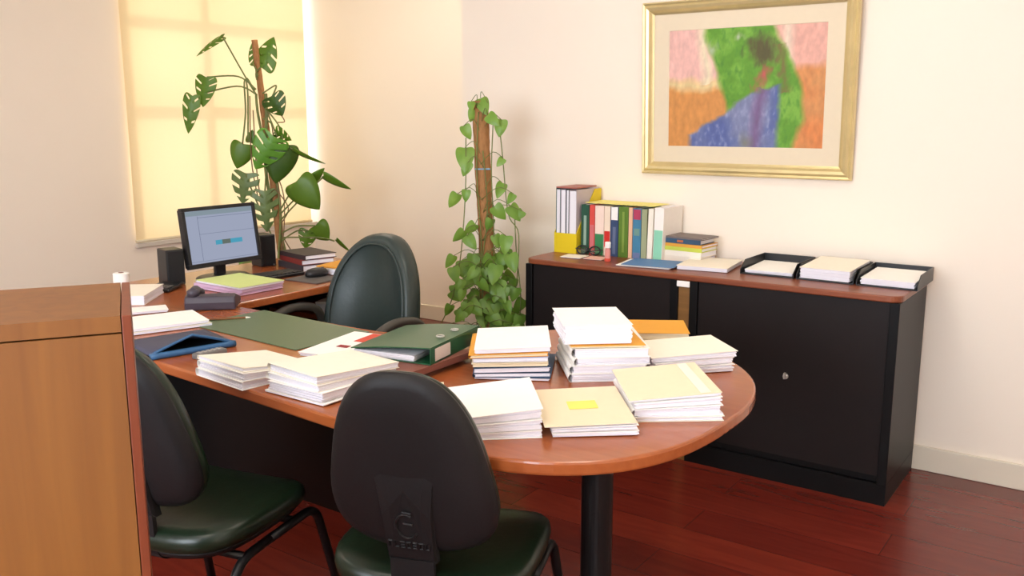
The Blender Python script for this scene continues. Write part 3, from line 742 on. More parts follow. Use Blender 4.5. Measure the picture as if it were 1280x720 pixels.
# navy portfolio with gaping mouth
pf = thing('zip_portfolio', 'navy zip portfolio with open blue-edged mouth on the desk corner', 'portfolio', (-2.475, 1.68, DZ + .0005), R(-14))
pw, pd = .235, .265
def pz(x, y):  # top flap height: bulges open at the +x edge
    f = max(0, (x / pw + .5)); return .012 + .045 * f ** 2 * max(0, 1 - abs(y / pd * 2)) ** 0.9
bm = bmesh.new(); G = [[bm.verts.new((pw * (i / 10 - .5), pd * (j / 14 - .5), pz(pw * (i / 10 - .5), pd * (j / 14 - .5)))) for i in range(11)] for j in range(15)]
for j in range(14):
    for i in range(10): bm.faces.new((G[j][i], G[j][i + 1], G[j + 1][i + 1], G[j + 1][i]))
obj('flap', bm, M_zip, pf, smooth=True, solid=.004)
obj('base', BOX(-pw / 2, pw / 2, -pd / 2, pd / 2, 0, .006), M_dark, pf, bevel=.002)
bm = bmesh.new(); tube(bm, [(pw / 2, pd * (j / 14 - .5), pz(pw / 2, pd * (j / 14 - .5))) for j in range(15)], .0045, 8); 
tube(bm, [(pw / 2 + .006, pd * (j / 14 - .5), .010) for j in range(15)], .010, 10); obj('edge_binding', bm, M_blueedge, pf, smooth=True)
c = obj('zip_pull', BOX(pw / 2 - .006, pw / 2 + .012, -pd / 2 - .02, -pd / 2 - .006, .002, .012), M_cream, pf, bevel=.002)
ct = thing('remote_control', 'small grey remote lying beside the navy portfolio', 'remote', (-2.285, 1.655, DZ + .0005), R(88))
obj('body', BOX(-.052, .052, -.017, .017, 0, .018), M_grey, ct, bevel=.005)
bm = bmesh.new()
for i in range(5):
    for j in range(2): box(bm, -.04 + i * .016, -.03 + i * .016, -.010 + j * .012, -.003 + j * .012, .0181, .0195)
obj('button_grid', bm, mat('light_grey_buttons', (170, 166, 160), .5), ct)

# papers on the left corner
a = R(70); stack((-2.78, 1.78, DZ + .0005), a, .30, .20, 'papers on the left desk corner', [
    dict(h=.012, cover=M_cream, w=.36, label='long cream papers at the left desk corner, bottom of the pile'),
    dict(h=.012, cover=M_paper, dx=.02, label='white papers on top of the pile at the left desk corner')], seed=20)
a = R(62); stack((-3.02, 1.93, DZ + .0005), a, .13, .09, None, [dict(h=.012, cover=M_paper, label='small pink-edged slip pad between the telephone and left papers', name='slip_pad', cat='notepad')], seed=21)
a = R(40); stack((-3.30, 2.02, DZ + .0005), a, .21, .25, None, [dict(h=.038, cover=M_cream, wrap=True, label='cream folder pile at the left edge near the loudspeaker')], seed=22)
cl_ = thing('calculator', 'dark desk calculator behind the cream folder pile', 'calculator', (-3.36, 2.235, DZ + .0005), R(30))
bm = bmesh.new(); box(bm, -.05, .05, -.07, .07, 0, .014); bmesh.ops.rotate(bm, cent=(0, -.07, 0), matrix=Matrix.Rotation(R(4), 3, 'X'), verts=bm.verts[:]); obj('body', bm, M_plastic, cl_, bevel=.004)
bm = bmesh.new()
for i in range(4):
    for j in range(4): box(bm, -.04 + i * .021, -.025 + i * .021, -.055 + j * .02, -.042 + j * .02, .0165, .0195)
obj('key_grid', bm, M_grey, cl_)
rl = thing('paper_roll', 'white paper roll standing at the left edge behind the cream folders', 'roll', (-3.575, 2.17, DZ + .0005))
bm = bmesh.new(); lathe(bm, [(.028, 0), (.033, .003), (.033, .057), (.028, .06)], 24); obj('roll_body', bm, M_paper, rl, smooth=False)
bm = bmesh.new(); lathe(bm, [(.011, .0595), (.011, .0615)], 16); obj('roll_core', bm, M_brown, rl)
# pencil
pc = thing('pencil', 'brown pencil lying at the end of the left corner papers', 'pencil', (-2.66, 2.0, DZ + .006), R(52))
bm = bmesh.new(); tube(bm, [(-.08, 0, 0), (.07, 0, 0)], .0042, 6); obj('shaft', bm, M_honey, pc)
bm = bmesh.new(); tube(bm, [(.07, 0, 0), (.088, 0, 0)], [.0042, .0008], 6); obj('tip', bm, M_cream, pc)

# telephone seen from behind
ph = thing('desk_telephone', 'dark desk telephone seen from behind on the inner desk corner', 'telephone', (-2.905, 2.135, DZ + .0005), R(45))
bm = bmesh.new()
prof = [(-.085, 0), (-.09, .03), (-.08, .052), (-.05, .058), (.085, .022), (.09, 0)]
A = [bm.verts.new((-.092, y, z)) for y, z in prof]; B = [bm.verts.new((.092, y, z)) for y, z in prof]
bm.faces.new(A[::-1]); bm.faces.new(B)
for i in range(len(prof)): bm.faces.new((A[i], A[(i + 1) % 6], B[(i + 1) % 6], B[i]))
obj('base', bm, M_phone, ph, bevel=.006)
bm = bmesh.new()
tube(bm, smooth_path([(-.062, -.065, .066), (-.062, 0, .066), (-.062, .07, .040)], 5), .017, 10)
for y, z in ((-.06, .058), (.062, .038)): lathe(bm, [(.022, 0), (.024, .02), (.016, .026)], 14, (-.062, y, z - .006))
obj('handset', bm, M_phone, ph, smooth=True)
bm = bmesh.new()
for i in range(3):
    for j in range(4):
        y = -.005 + j * .02; z = .058 - (y + .05) * .267; box(bm, -.005 + i * .024, .012 + i * .024, y - .006, y + .006, z - .001, z + .004)
obj('keypad', bm, M_grey, ph)

# lilac and lime papers
a = R(0); stack((-3.13, 2.43, DZ + .0005), a, .30, .22, 'coloured papers before the keyboard', [
    dict(h=.012, cover=M_pink, pages=M_pink, label='lilac papers at the bottom of the coloured pile in front of the monitor'),
    dict(h=.014, cover=M_pink, pages=M_pink, dx=.004, r=R(2), label='lilac papers in the middle of the coloured pile in front of the monitor'),
    dict(h=.012, cover=M_lime, dx=.012, r=R(-2), label='lime green sheet on white papers in front of the monitor')], seed=23)

# monitor
mo = thing('computer_monitor', 'black flat screen monitor switched on, beside the blind', 'monitor', (-3.415, 2.57, DZ + .0005), R(90))
# local: +y = facing direction after rotation is -x ... build facing local -y
tilt = Matrix.Translation((0, 0, .19)) @ Matrix.Rotation(R(-8), 4, 'X') @ Matrix.Translation((0, 0, -.19))
def tb(*a): return box(bmesh.new(), *a, M=tilt)
bm = bmesh.new(); w2, zb, zt = .197, .058, .326
for a_ in ((-w2, w2, -.02, .005, zb, zb + .02), (-w2, w2, -.02, .005, zt - .016, zt), (-w2, -w2 + .016, -.02, .005, zb + .02, zt - .016), (w2 - .016, w2, -.02, .005, zb + .02, zt - .016)): box(bm, *a_, M=tilt)
obj('bezel', bm, M_plastic, mo, bevel=.002)
bm = tb(-w2 + .006, w2 - .006, .0055, .022, zb + .006, zt - .006); box(bm, -.12, .12, .0225, .045, zb + .05, zt - .06, M=tilt); obj('housing', bm, M_plastic, mo, bevel=.003)
scr = obj('screen', tb(-w2 + .0165, w2 - .0165, -.012, .004, zb + .0205, zt - .0165), emit_mat('screen_pale_blue', (176, 184, 208), .62), mo)
bm = bmesh.new()
def sb(x0, x1, z0, z1): box(bm, x0, x1, -.0128, -.0122, z0, z1, M=tilt)
sb(-w2 + .018, w2 - .018, .288, .3085); obj('window_toolbar', bm, emit_mat('screen_toolbar', (150, 166, 176), .62), scr)
bm = bmesh.new(); sb(-.118, -.116, .09, .285); sb(-.116, w2 - .018, .278, .280); sb(-.116, w2 - .018, .205, .2065); sb(-w2 + .018, w2 - .018, .086, .0875); obj('pane_divider', bm, emit_mat('screen_lines', (130, 138, 164), .6), scr)
bm = bmesh.new(); sb(-.04, -.005, .152, .172); sb(.04, .105, .152, .172); obj('progress_bar', bm, emit_mat('screen_cyan', (88, 176, 206), .62), scr)
bm = bmesh.new(); sb(-.005, .04, .152, .172); obj('bar_picture', bm, emit_mat('screen_olive', (112, 124, 116), .62), scr)
bm = bmesh.new(); box(bm, -.028, .028, .012, .03, .012, .16); obj('stand', bm, M_plastic, mo, bevel=.003)
bm = bmesh.new(); pad(bm, superellipse(.125, .085, 2.4, 32), [(1, 0), (1, .006), (.9, .012), (.4, .014)], lambda u, v, w: (u, v, w)); obj('foot', bm, M_plastic, mo, smooth=False)

kb = thing('keyboard', 'black computer keyboard in front of the monitor', 'keyboard', (-3.235, 2.66, DZ + .0005), R(84))
obj('case', BOX(-.175, .175, -.06, .06, 0, .014), M_plastic, kb, bevel=.003)
bm = bmesh.new()
for j in range(5):
    for i in range(15): box(bm, -.166 + i * .0222, -.166 + i * .0222 + .018, -.052 + j * .021, -.052 + j * .021 + .017, .0141, .019)
obj('key_grid', bm, mat('dark_keys', (44, 43, 44), .5), kb)
def speaker(loc, rz, label):
    t = thing('loudspeaker', label, 'speaker', loc, rz, 'desktop loudspeakers')
    bm = bmesh.new(); box(bm, -.04, .04, -.05, .05, 0, .155); obj('cabinet', bm, M_plastic, t, bevel=.005)
    obj('grille', BOX(-.034, .034, -.056, -.0505, .012, .148), mat('speaker_cloth', (20, 20, 22), .8, var=.3, scale=300), t, bevel=.002)
    bm = bmesh.new(); tube(bm, [(.025, -.0505, .007), (.025, -.056, .007)], .004, 10); obj('volume_knob', bm, M_grey, t)
speaker((-3.455, 2.335, DZ + .0005), R(78), 'black desktop loudspeaker left of the monitor')
speaker((-3.53, 2.90, DZ + .0005), R(80), 'black desktop loudspeaker right of the monitor')

# files right of the monitor
def flat_book(loc, rz, w, d, h, cm, label, name='hardcover_book', grp=None, spine='y-', pages=None, cat='book'):
    t = thing(name, label, cat, loc, rz, grp); c = .0025
    bm = bmesh.new(); box(bm, -w / 2, w / 2, -d / 2, d / 2, 0, c); box(bm, -w / 2, w / 2, -d / 2, d / 2, h - c, h)
    if spine == 'y-': box(bm, -w / 2, w / 2, -d / 2, -d / 2 + c, c, h - c)
    else: box(bm, -w / 2, -w / 2 + c, -d / 2, d / 2, c, h - c)
    obj('cover', bm, cm, t)
    e = .004
    if spine == 'y-': pb = BOX(-w / 2 + e, w / 2 - e, -d / 2 + c + .0002, d / 2 - e, c + .0002, h - c - .0002)
    else: pb = BOX(-w / 2 + c + .0002, w / 2 - e, -d / 2 + e, d / 2 - e, c + .0002, h - c - .0002)
    obj('pages', pb, pages or M_pages, t); return t
bx = (-3.314, 2.985)
flat_book((*bx, DZ + .0005), R(-14), .25, .18, .030, colmat((58, 54, 58)), 'dark grey file at the bottom of the pile right of the keyboard', 'box_file', 'files beside the keyboard', cat='file')
flat_book((bx[0] - .004, bx[1] + .003, DZ + .031), R(-17), .245, .17, .024, colmat((124, 44, 40)), 'dark red file in the middle of the pile right of the keyboard', 'box_file', 'files beside the keyboard', cat='file')
flat_book((bx[0] + .003, bx[1] + .004, DZ + .0555), R(-12), .24, .17, .022, colmat((56, 44, 46)), 'dark file on top of the pile right of the keyboard', 'box_file', 'files beside the keyboard', cat='file')
ms = thing('computer_mouse', 'black computer mouse on its pad beside the dark files', 'mouse', (-3.065, 2.815, DZ + .0065), R(80))
bm = bmesh.new(); pad(bm, superellipse(.058, .033, 2.3, 28), [(.9, 0), (1, .006), (.97, .018), (.8, .030), (.4, .036)], lambda u, v, w: (u, v, w)); obj('shell', bm, M_plastic, ms, smooth=True)
bm = bmesh.new(); tube(bm, [(.03, -.003, .0335), (.03, .003, .0335)], .006, 12); obj('scroll_wheel', bm, M_grey, ms)
o = tag(obj('mouse_pad', BOX(-.10, .10, -.09, .09, 0, .005), mat('grey_foam', (92, 86, 82), .7), bevel=.001), 'grey mouse pad at the desk edge under the mouse', 'mouse pad'); o.location = (-3.03, 2.77, DZ + .0005); o.rotation_euler = (0, 0, R(3))
a = R(5); stack((-3.06, 2.985, DZ + .0005), a, .19, .20, 'papers behind the swivel chair', [
    dict(h=.03, cover=M_cream, label='grey white papers under the orange envelope behind the swivel chair'),
    dict(h=.008, cover=M_orange, pages=M_orange, n=2, dy=.01, r=R(6), label='orange envelope beside the dark files near the swivel chair')], seed=24)

# pedestal under the return desk, with white boxes
pd_ = thing('drawer_pedestal', 'low red-brown pedestal under the return desk', 'pedestal', (-3.2, 3.02, 0))
obj('body', BOX(-.2, .2, -.2, .2, .03, .54), M_black, pd_); obj('top', BOX(-.205, .215, -.205, .205, .5405, .56), M_cherryedge, pd_, bevel=.003)
for k in range(3):
    d_ = obj('drawer', BOX(.2005, .216, -.19, .19, .05 + k * .162, .05 + k * .162 + .155), M_black, pd_)
    obj('handle', BOX(.2165, .225, -.05, .05, .05 + k * .162 + .10, .05 + k * .162 + .112), M_alu, d_)
for sx in (-1, 1):
    for sy in (-1, 1):
        bm = bmesh.new(); lathe(bm, [(.02, 0), (.02, .0295)], 12, (sx * .17, sy * .17, 0)); obj('foot', bm, M_plastic, pd_)
def carton(loc, rz, w, d, h, label):
    t = thing('small_carton', label, 'box', loc, rz, 'white boxes on the pedestal')
    bm = bmesh.new(); box(bm, -w / 2, w / 2, -d / 2, d / 2, 0, h * .8); obj('box_body', bm, M_paper, t, bevel=.002)
    bm = bmesh.new(); box(bm, -w / 2 - .002, w / 2 + .002, -d / 2 - .002, d / 2 + .002, h * .8 + .0002, h); obj('lid', bm, M_cream, t, bevel=.002)
carton((-3.09, 2.91, .5605), R(20), .09, .10, .055, 'white box on the pedestal, nearest the monitor')
carton((-3.05, 3.08, .5605), R(-10), .10, .11, .035, 'flatter white box on the pedestal beside the swivel chair')

# ------------------------------------------------------------------ things on the credenza
def book(x0, x1, h, d, cm, label, y0=3.722, bands=(), tilt=0, pages=None):
    w = x1 - x0 - .001; t = thing('book', label, 'book', ((x0 + x1) / 2, y0, KZ + .0005), 0, 'row of standing books on the cabinet')
    if tilt: t.rotation_euler = (0, R(tilt), 0)
    bm = bmesh.new(); c = .002
    box(bm, -w / 2, -w / 2 + c, 0, d, 0, h); box(bm, w / 2 - c, w / 2, 0, d, 0, h); box(bm, -w / 2 + c, w / 2 - c, 0, c, 0, h); obj('cover', bm, cm, t)
    obj('pages', BOX(-w / 2 + c + .0002, w / 2 - c - .0002, c + .0002, d - .004, .003, h - .003), pages or M_pages, t)
    for i, (za, zb_, inset, m) in enumerate(bands):
        o = obj('spine_band', BOX(-w / 2 + inset * w, w / 2 - inset * w, -.0012, -.0001, za * h, zb_ * h), m, t)
K = colmat
book(-2.214, -2.170, .235, .19, K((42, 84, 66)), 'dark green book with pale spine lettering beside the yellow file holder', bands=[(.18, .78, .33, K((150, 176, 160)))])
book(-2.168, -2.140, .236, .20, K((214, 82, 74)), 'slim red book second in the standing row', bands=[(.02, .6, .1, K((206, 112, 116)))])
book(-2.138, -2.090, .234, .20, K((244, 220, 206)), 'white book with green lower spine in the standing row', bands=[(.0, .43, .02, K((60, 132, 84)))])
book(-2.088, -2.056, .234, .20, K((240, 222, 200)), 'white book with red spine patch in the standing row', bands=[(.18, .5, .03, K((204, 48, 42)))])
book(-2.054, -2.014, .232, .20, K((58, 76, 112)), 'navy book with white spine top in the standing row', bands=[(.74, 1, .06, K((246, 244, 240))), (.05, .6, .3, K((96, 110, 140)))])
book(-2.012, -1.962, .236, .20, K((92, 126, 46)), 'olive green book in the standing row', bands=[(.1, .9, .38, K((128, 156, 70)))])
book(-1.960, -1.940, .234, .20, K((232, 184, 150)), 'slim salmon book between olive and blue ones')
book(-1.938, -1.896, .232, .20, K((70, 128, 160)), 'blue book with magenta top of spine in the standing row', bands=[(.78, .98, .06, K((176, 62, 92))), (.0, .12, .06, K((110, 122, 160))), (.46, .6, .15, K((110, 150, 140)))])
book(-1.894, -1.866, .230, .20, K((160, 166, 130)), 'grey green book right of the blue one in the standing row')
book(-1.864, -1.838, .234, .20, K((244, 236, 220)), 'plain cream book left of the mint spine one', tilt=1.2)
book(-1.834, -1.788, .240, .20, K((248, 242, 234)), 'white book with mint lower spine at the end of the standing row', bands=[(.0, .58, .04, K((146, 212, 180)))], tilt=1.5)
flat_book((-1.68, 3.852, KZ + .1565), R(-4), .17, .13, .004, K((222, 216, 200)), 'placeholder') if False else None
# yellow file holders
def holder(x0, x1, y0, label, grp):
    w = x1 - x0; d = .232; t = thing('file_holder', label, 'file holder', ((x0 + x1) / 2, y0, KZ + .0005), 0, grp); k = .003
    side = [(0, 0), (d, 0), (d, .30), (d - .06, .30), (0, .095)]
    for nm, s in (('side_panel', -1), ('side_panel', 1)):
        bm = bmesh.new(); xa, xb = (-w / 2, -w / 2 + k) if s < 0 else (w / 2 - k, w / 2)
        A = [bm.verts.new((xa, y, z)) for y, z in side]; B = [bm.verts.new((xb, y, z)) for y, z in side]
        bm.faces.new(A); bm.faces.new(B[::-1])
        for i in range(5): bm.faces.new((A[i], A[(i + 1) % 5], B[(i + 1) % 5], B[i]))
        obj(nm, bm, M_yel, t)
    obj('front_panel', BOX(-w / 2 + k, w / 2 - k, 0, k, 0, .095), M_yel, t)
    obj('back_panel', BOX(-w / 2 + k, w / 2 - k, d - k, d, 0, .30), M_yel, t)
    obj('bottom', BOX(-w / 2 + k, w / 2 - k, k, d - k, 0, k), M_yel, t)
holder(-2.347, -2.222, 3.692, 'yellow card file holder full of grey files at the left end of the cabinet', None)
KB = KZ + .0005 + .0035
def file_(x0, x1, h, cm, label, pages=None):
    w = x1 - x0; t = thing('document_file', label, 'file', ((x0 + x1) / 2, 3.699, KB), 0, 'files in the yellow holder'); d = .216
    bm = bmesh.new(); box(bm, -w / 2, -w / 2 + .0015, 0, d, 0, h); box(bm, w / 2 - .0015, w / 2, 0, d, 0, h); box(bm, -w / 2 + .0015, w / 2 - .0015, d - .0015, d, 0, h)
    obj('cover', bm, cm, t); obj('pages', BOX(-w / 2 + .0017, w / 2 - .0017, .004, d - .003, .002, h - .006), pages or M_pages, t)
file_(-2.342, -2.318, .305, K((70, 96, 94)), 'grey green file at the left in the yellow holder')
file_(-2.316, -2.288, .303, K((176, 166, 176)), 'lilac grey file, second in the yellow holder')
file_(-2.286, -2.270, .303, K((56, 70, 74)), 'dark slate file, third in the yellow holder')
file_(-2.268, -2.228, .300, K((196, 184, 190)), 'thick pale file at the right in the yellow holder')
# red-topped folder lying across the files
o = tag(obj('folder', BOX(-.058, .056, 0, .19, 0, .007), K((168, 104, 92)), bevel=.001), 'reddish folder lying flat across the tops of the grey files', 'folder'); o.location = (-2.285, 3.70, KB + .3055)
o = tag(obj('glare_sheet', BOX(-.17, .19, 0, .16, 0, .002), colmat((246, 236, 130))), 'yellowish glare modelled as a pale sheet across the tops of the standing books', 'sheet'); o.location = (-2.03, 3.735, KZ + .2435)  # yellowish glare on the book tops, put in as a coloured sheet

# flat pile of books
P0 = (-1.700, 3.82)
zz = KZ + .0005
for i, (h, w, d, c, lb, dx, r) in enumerate([
    (.026, .20, .15, (232, 222, 206), 'cream book at the bottom of the flat book pile', 0, -4),
    (.024, .20, .15, (238, 230, 216), 'cream book second from the bottom of the flat book pile', .003, -5),
    (.018, .21, .15, (196, 206, 84), 'lime yellow book in the middle of the flat book pile', -.002, -4),
    (.014, .21, .15, (220, 160, 66), 'orange book in the flat book pile below the blue one', .0, -5),
    (.022, .19, .14, (58, 86, 112), 'blue book with orange mark in the flat book pile', -.004, -3),
    (.008, .20, .15, (120, 108, 104), 'thin brown grey booklet on top of the flat book pile', .008, -6)]):
    t = flat_book((P0[0] + dx, P0[1], zz), R(r), w, d, h, K(c), lb, 'book', 'flat pile of books on the cabinet')
    if c == (58, 86, 112): s_ = obj('spine_mark', BOX(-.02, .01, -.0712, -.0701, .006, .016), K((196, 110, 70)), t)
    zz += h + .0003
# small things in front of the book row
gl = thing('eyeglasses', 'black framed eyeglasses lying before the standing books', 'glasses', (-2.15, 3.685, KZ + .0005), R(8))
bm = bmesh.new()
for s in (-1, 1): tube(bm, [(s * .033 + .026 * math.cos(q), 0, .024 + .02 * math.sin(q)) for q in [2 * PI * k / 18 for k in range(18)]], .0035, 8, closed=True)
tube(bm, [(-.008, 0, .03), (0, 0, .034), (.008, 0, .03)], .003, 8); obj('frame', bm, M_plastic, gl, smooth=True)
for s in (-1, 1):
    bm = bmesh.new(); tube(bm, smooth_path([(s * .06, 0, .028), (s * .062, .01, .028), (s * .045 * -1 + s * .02, .026, .012)], 4), .0028, 8); obj('temple', bm, M_plastic, gl, smooth=True)
bm = bmesh.new()
for s in (-1, 1): lathe(bm, [(.023, -.0006), (.023, .0006)], 18, (0, 0, 0)) if False else tube(bm, [(s * .033, -.0007, .024), (s * .033, .0007, .024)], .022, 18)
obj('lens', bm, M_glass, gl)
gs = thing('glue_stick', 'white and red glue stick standing in front of the books', 'glue stick', (-1.985, 3.575, KZ + .0005))
bm = bmesh.new(); lathe(bm, [(.012, 0), (.013, .002), (.013, .052), (.0105, .055), (.0105, .062)], 18); obj('body', bm, K((224, 150, 140)), gs)
bm = bmesh.new(); lathe(bm, [(.0135, .0622), (.0135, .086), (.012, .089)], 18); obj('cap', bm, M_paper, gs)
bm = bmesh.new(); lathe(bm, [(.0137, .001), (.0142, .002), (.0142, .014), (.0137, .015)], 18); obj('foot', bm, M_red, gs)
a = R(6); stack((-2.175, 3.60, KZ + .0005), a, .10, .09, None, [dict(h=.006, cover=M_cream, n=2, label='cream notepad in front of the yellow file holder', name='notepad', cat='notepad')], seed=30)
a = R(4); stack((-2.065, 3.615, KZ + .0005), a, .09, .085, None, [dict(h=.005, cover=K((238, 190, 172)), n=2, label='salmon coloured slip beside the cream notepad', name='notepad', cat='notepad')], seed=31)
a = R(8); stack((-1.765, 3.600, KZ + .0005), a, .23, .19, None, [
    dict(h=.006, n=2, cover=M_paper, dx=-.02, w=.24, label='white sheets under the blue folder on the cabinet'),
    dict(h=.005, n=2, cover=K((88, 132, 184)), pages=M_paper, label='flat blue folder lying before the book row', name='folder', cat='folder')], seed=32)
a = R(8); stack((-1.545, 3.70, KZ + .0005), a, .215, .27, None, [dict(h=.020, cover=M_cream, label='white paper pile on the cabinet left of the letter trays')], seed=33)

# letter trays
def tray(xc, label, paper_h, plabel, pc_, pr, seed):
    t = thing('letter_tray', label, 'tray', (xc, 3.605, KZ + .0005), 0, 'black letter trays on the cabinet')
    w, d, h = .112, .285, .055
    bm = bmesh.new(); box(bm, -w, w, 0, d, 0, .004); obj('base', bm, M_plastic, t)
    bm = bmesh.new()
    for s in (-1, 1):
        xa, xb = (-w, -w + .003) if s < 0 else (w - .003, w)
        pr_ = [(0, .0041), (d, .0041), (d, h), (.05, h), (0, .022)]
        A = [bm.verts.new((xa, y, z)) for y, z in pr_]; B = [bm.verts.new((xb, y, z)) for y, z in pr_]
        bm.faces.new(A); bm.faces.new(B[::-1])
        for i in range(5): bm.faces.new((A[i], A[(i + 1) % 5], B[(i + 1) % 5], B[i]))
    box(bm, -w + .003, w - .003, d - .003, d, .0041, h); obj('rim', bm, M_plastic, t)
    stack((xc, 3.605 + d / 2 - .003, KZ + .0052), R(pr), .195, .255, 'papers in the letter trays', [dict(h=paper_h, cover=pc_, label=plabel, jit=.003)], ty=.25, seed=seed)
tray(-1.259, 'leftmost of the black letter trays, half full, beside the white paper pile', .018, 'low white papers in the half full left letter tray', M_paper, 2, 40)
tray(-1.024, 'middle black letter tray overfilled with papers', .052, 'tall papers rising above the middle letter tray', M_cream, -2, 41)
tray(-.790, 'rightmost black letter tray at the right end of the cabinet', .030, 'papers in the rightmost letter tray', M_paper, 0, 42)

# ------------------------------------------------------------------ plants
def leaf_bm(bm, base, tip, width, depth0, tilt, slots, rng, droop=0.25, lobed=False, fold=0.25, lean=0.0):
    """leaf between two points of the plant's own plane (x, z); depth0 = local y"""
    B = Vector((base[0], depth0, base[1])); T = Vector((tip[0], depth0 + lean, tip[1])); ax_ = T - B; L = ax_.length; ax_.normalize()
    side = ax_.cross(Vector((0, -1, 0))); side.normalize(); side = (side + Vector((0, tilt, 0))).normalized()
    nrm = side.cross(ax_).normalized()
    if nrm.y > 0: nrm = -nrm
    n = 54 if slots else (26 if width > .1 else 16)
    def pos(t, f, s):   # heart-shaped outline: t runs from stalk to tip, f from midrib to margin
        w = (width / 2) * max(0.0, math.sin(PI * t ** 0.72)) ** 0.85 * f
        edge = t ** 1.2 - 1.7 * t * (1 - t) ** 3
        along = L * (t * (1 - f) + edge * f)
        bend = -droop * L * (along / L - 0.3) ** 2 * 0.6 - fold * w * 0.6
        return B + ax_ * along + side * (s * w) + nrm * bend
    ns = rng.choice((4, 5))
    for s in (-1, 1):
        cols = [0.0, 0.36, 0.6, 0.86, 1.0] if slots else [0.0, 0.5, 1.0]
        grid = [[bm.verts.new(pos(i / n, f, s)) for f in cols] for i in range(n + 1)]
        ph_ = rng.uniform(0, 0.12)
        for i in range(n):
            t = (i + 0.5) / n
            cut = slots and 0.14 < t < 0.86 and ((t + ph_) * ns) % 1 < (0.36 if lobed else 0.22)
            for k in range(len(cols) - 1):
                if cut and k >= 1 and (lobed or k < len(cols) - 2 or int((t + ph_) * ns) % 3 == 2):
                    continue
                bm.faces.new((grid[i][k], grid[i + 1][k], grid[i + 1][k + 1], grid[i][k + 1]))
    bmesh.ops.remove_doubles(bm, verts=bm.verts[:], dist=1e-5)

PR = R(35.12)
mp_ = thing('monstera_plant', 'tall monstera plant on a coir pole in front of the window', 'plant', (-4.55, 3.8, 0), PR)
bm = bmesh.new(); lathe(bm, [(.13, 0), (.17, .26), (.185, .28), (.185, .30), (.165, .30), (.16, .27)], 32, (.11, 0, 0)); obj('pot', bm, M_pot, mp_, smooth=False)
bm = bmesh.new(); lathe(bm, [(.155, .255), (.155, .268), (.05, .272)], 24, (.11, 0, 0)); obj('soil', bm, M_soil, mp_)
pole = [(-.038, 0, 1.921), (-.012, 0, 1.6), (.014, 0, 1.293), (.040, 0, 1.0), (.060, 0, .69), (.085, 0, .45), (.11, 0, .25)]
bm = bmesh.new(); pts = smooth_path(pole, 10); tube(bm, pts, [0.019 + 0.010 * i / len(pts) + rnd.uniform(-.0015, .0015) for i in range(len(pts))], 14); obj('moss_pole', bm, M_fibre, mp_, smooth=True)
bm = bmesh.new()
for q in range(2):
    pth = []
    for i, p in enumerate(smooth_path(pole[1:], 8)):
        an = i * .22 + q * 2.4; pth.append(p + Vector((.032 * math.cos(an), -.022 - .01 * math.sin(an), 0)))
    tube(bm, pth, .0105 if q == 0 else .008, 8)
obj('stem', bm, M_stem, mp_, smooth=True)
LV = [(-0.218, 1.94, -0.396, 1.831, 0.055), (-0.326, 1.697, -0.362, 1.518, 0.126), (-0.412, 1.586, -0.456, 1.357, 0.096), (-0.046, 1.783, -0.068, 1.916, 0.086), (0.002, 1.754, 0.08, 1.94, 0.136), (0.067, 1.581, 0.131, 1.465, 0.146), (-0.131, 1.293, -0.185, 1.14, 0.136), (-0.096, 1.303, -0.077, 1.382, 0.056), (0.086, 1.337, -0.044, 1.14, 0.187), (0.118, 1.288, 0.067, 1.05, 0.197), (0.072, 1.372, 0.169, 1.313, 0.081), (0.191, 1.254, 0.378, 1.164, 0.045), (0.198, 1.065, 0.332, 0.889, 0.19), (0.253, 1.05, 0.357, 1.14, 0.066), (0.37, 1.1, 0.533, 1.01, 0.065), (0.251, 0.757, 0.226, 0.639, 0.106), (0.298, 0.787, 0.375, 0.69, 0.136), (0.416, 0.69, 0.5, 0.608, 0.04), (-0.121, 1.115, -0.156, 0.924, 0.162), (-0.006, 1.005, -0.003, 0.746, 0.157), (-0.208, 0.53, -0.066, 0.515, 0.061)]
slotted = {0, 1, 2, 3, 4, 5, 8, 10, 15, 18, 19}; lob = {18, 19}
matof = {8: M_leafb, 9: M_leafd, 5: M_leafd, 18: M_leafp, 19: M_leafp, 20: M_leafb, 4: M_leaf}
dep = {3: .06, 8: -.11, 9: -.07, 12: -.08, 18: -.05, 19: -.06, 20: .0}
tl = {0: .9, 11: 1.2, 14: .8, 17: 1.0, 10: .5, 13: .5}
rl_ = random.Random(11)
for i, (bx_, bz_, tx_, tz_, w_) in enumerate(LV):
    bm = bmesh.new(); leaf_bm(bm, (bx_, bz_), (tx_, tz_), w_ * 1.12, dep.get(i, rl_.uniform(-.09, .03)), tl.get(i, rl_.uniform(-.25, .25)), i in slotted, rl_, lobed=i in lob)
    obj('leaf', bm, matof.get(i, M_leaf), mp_, smooth=True, solid=.0012)
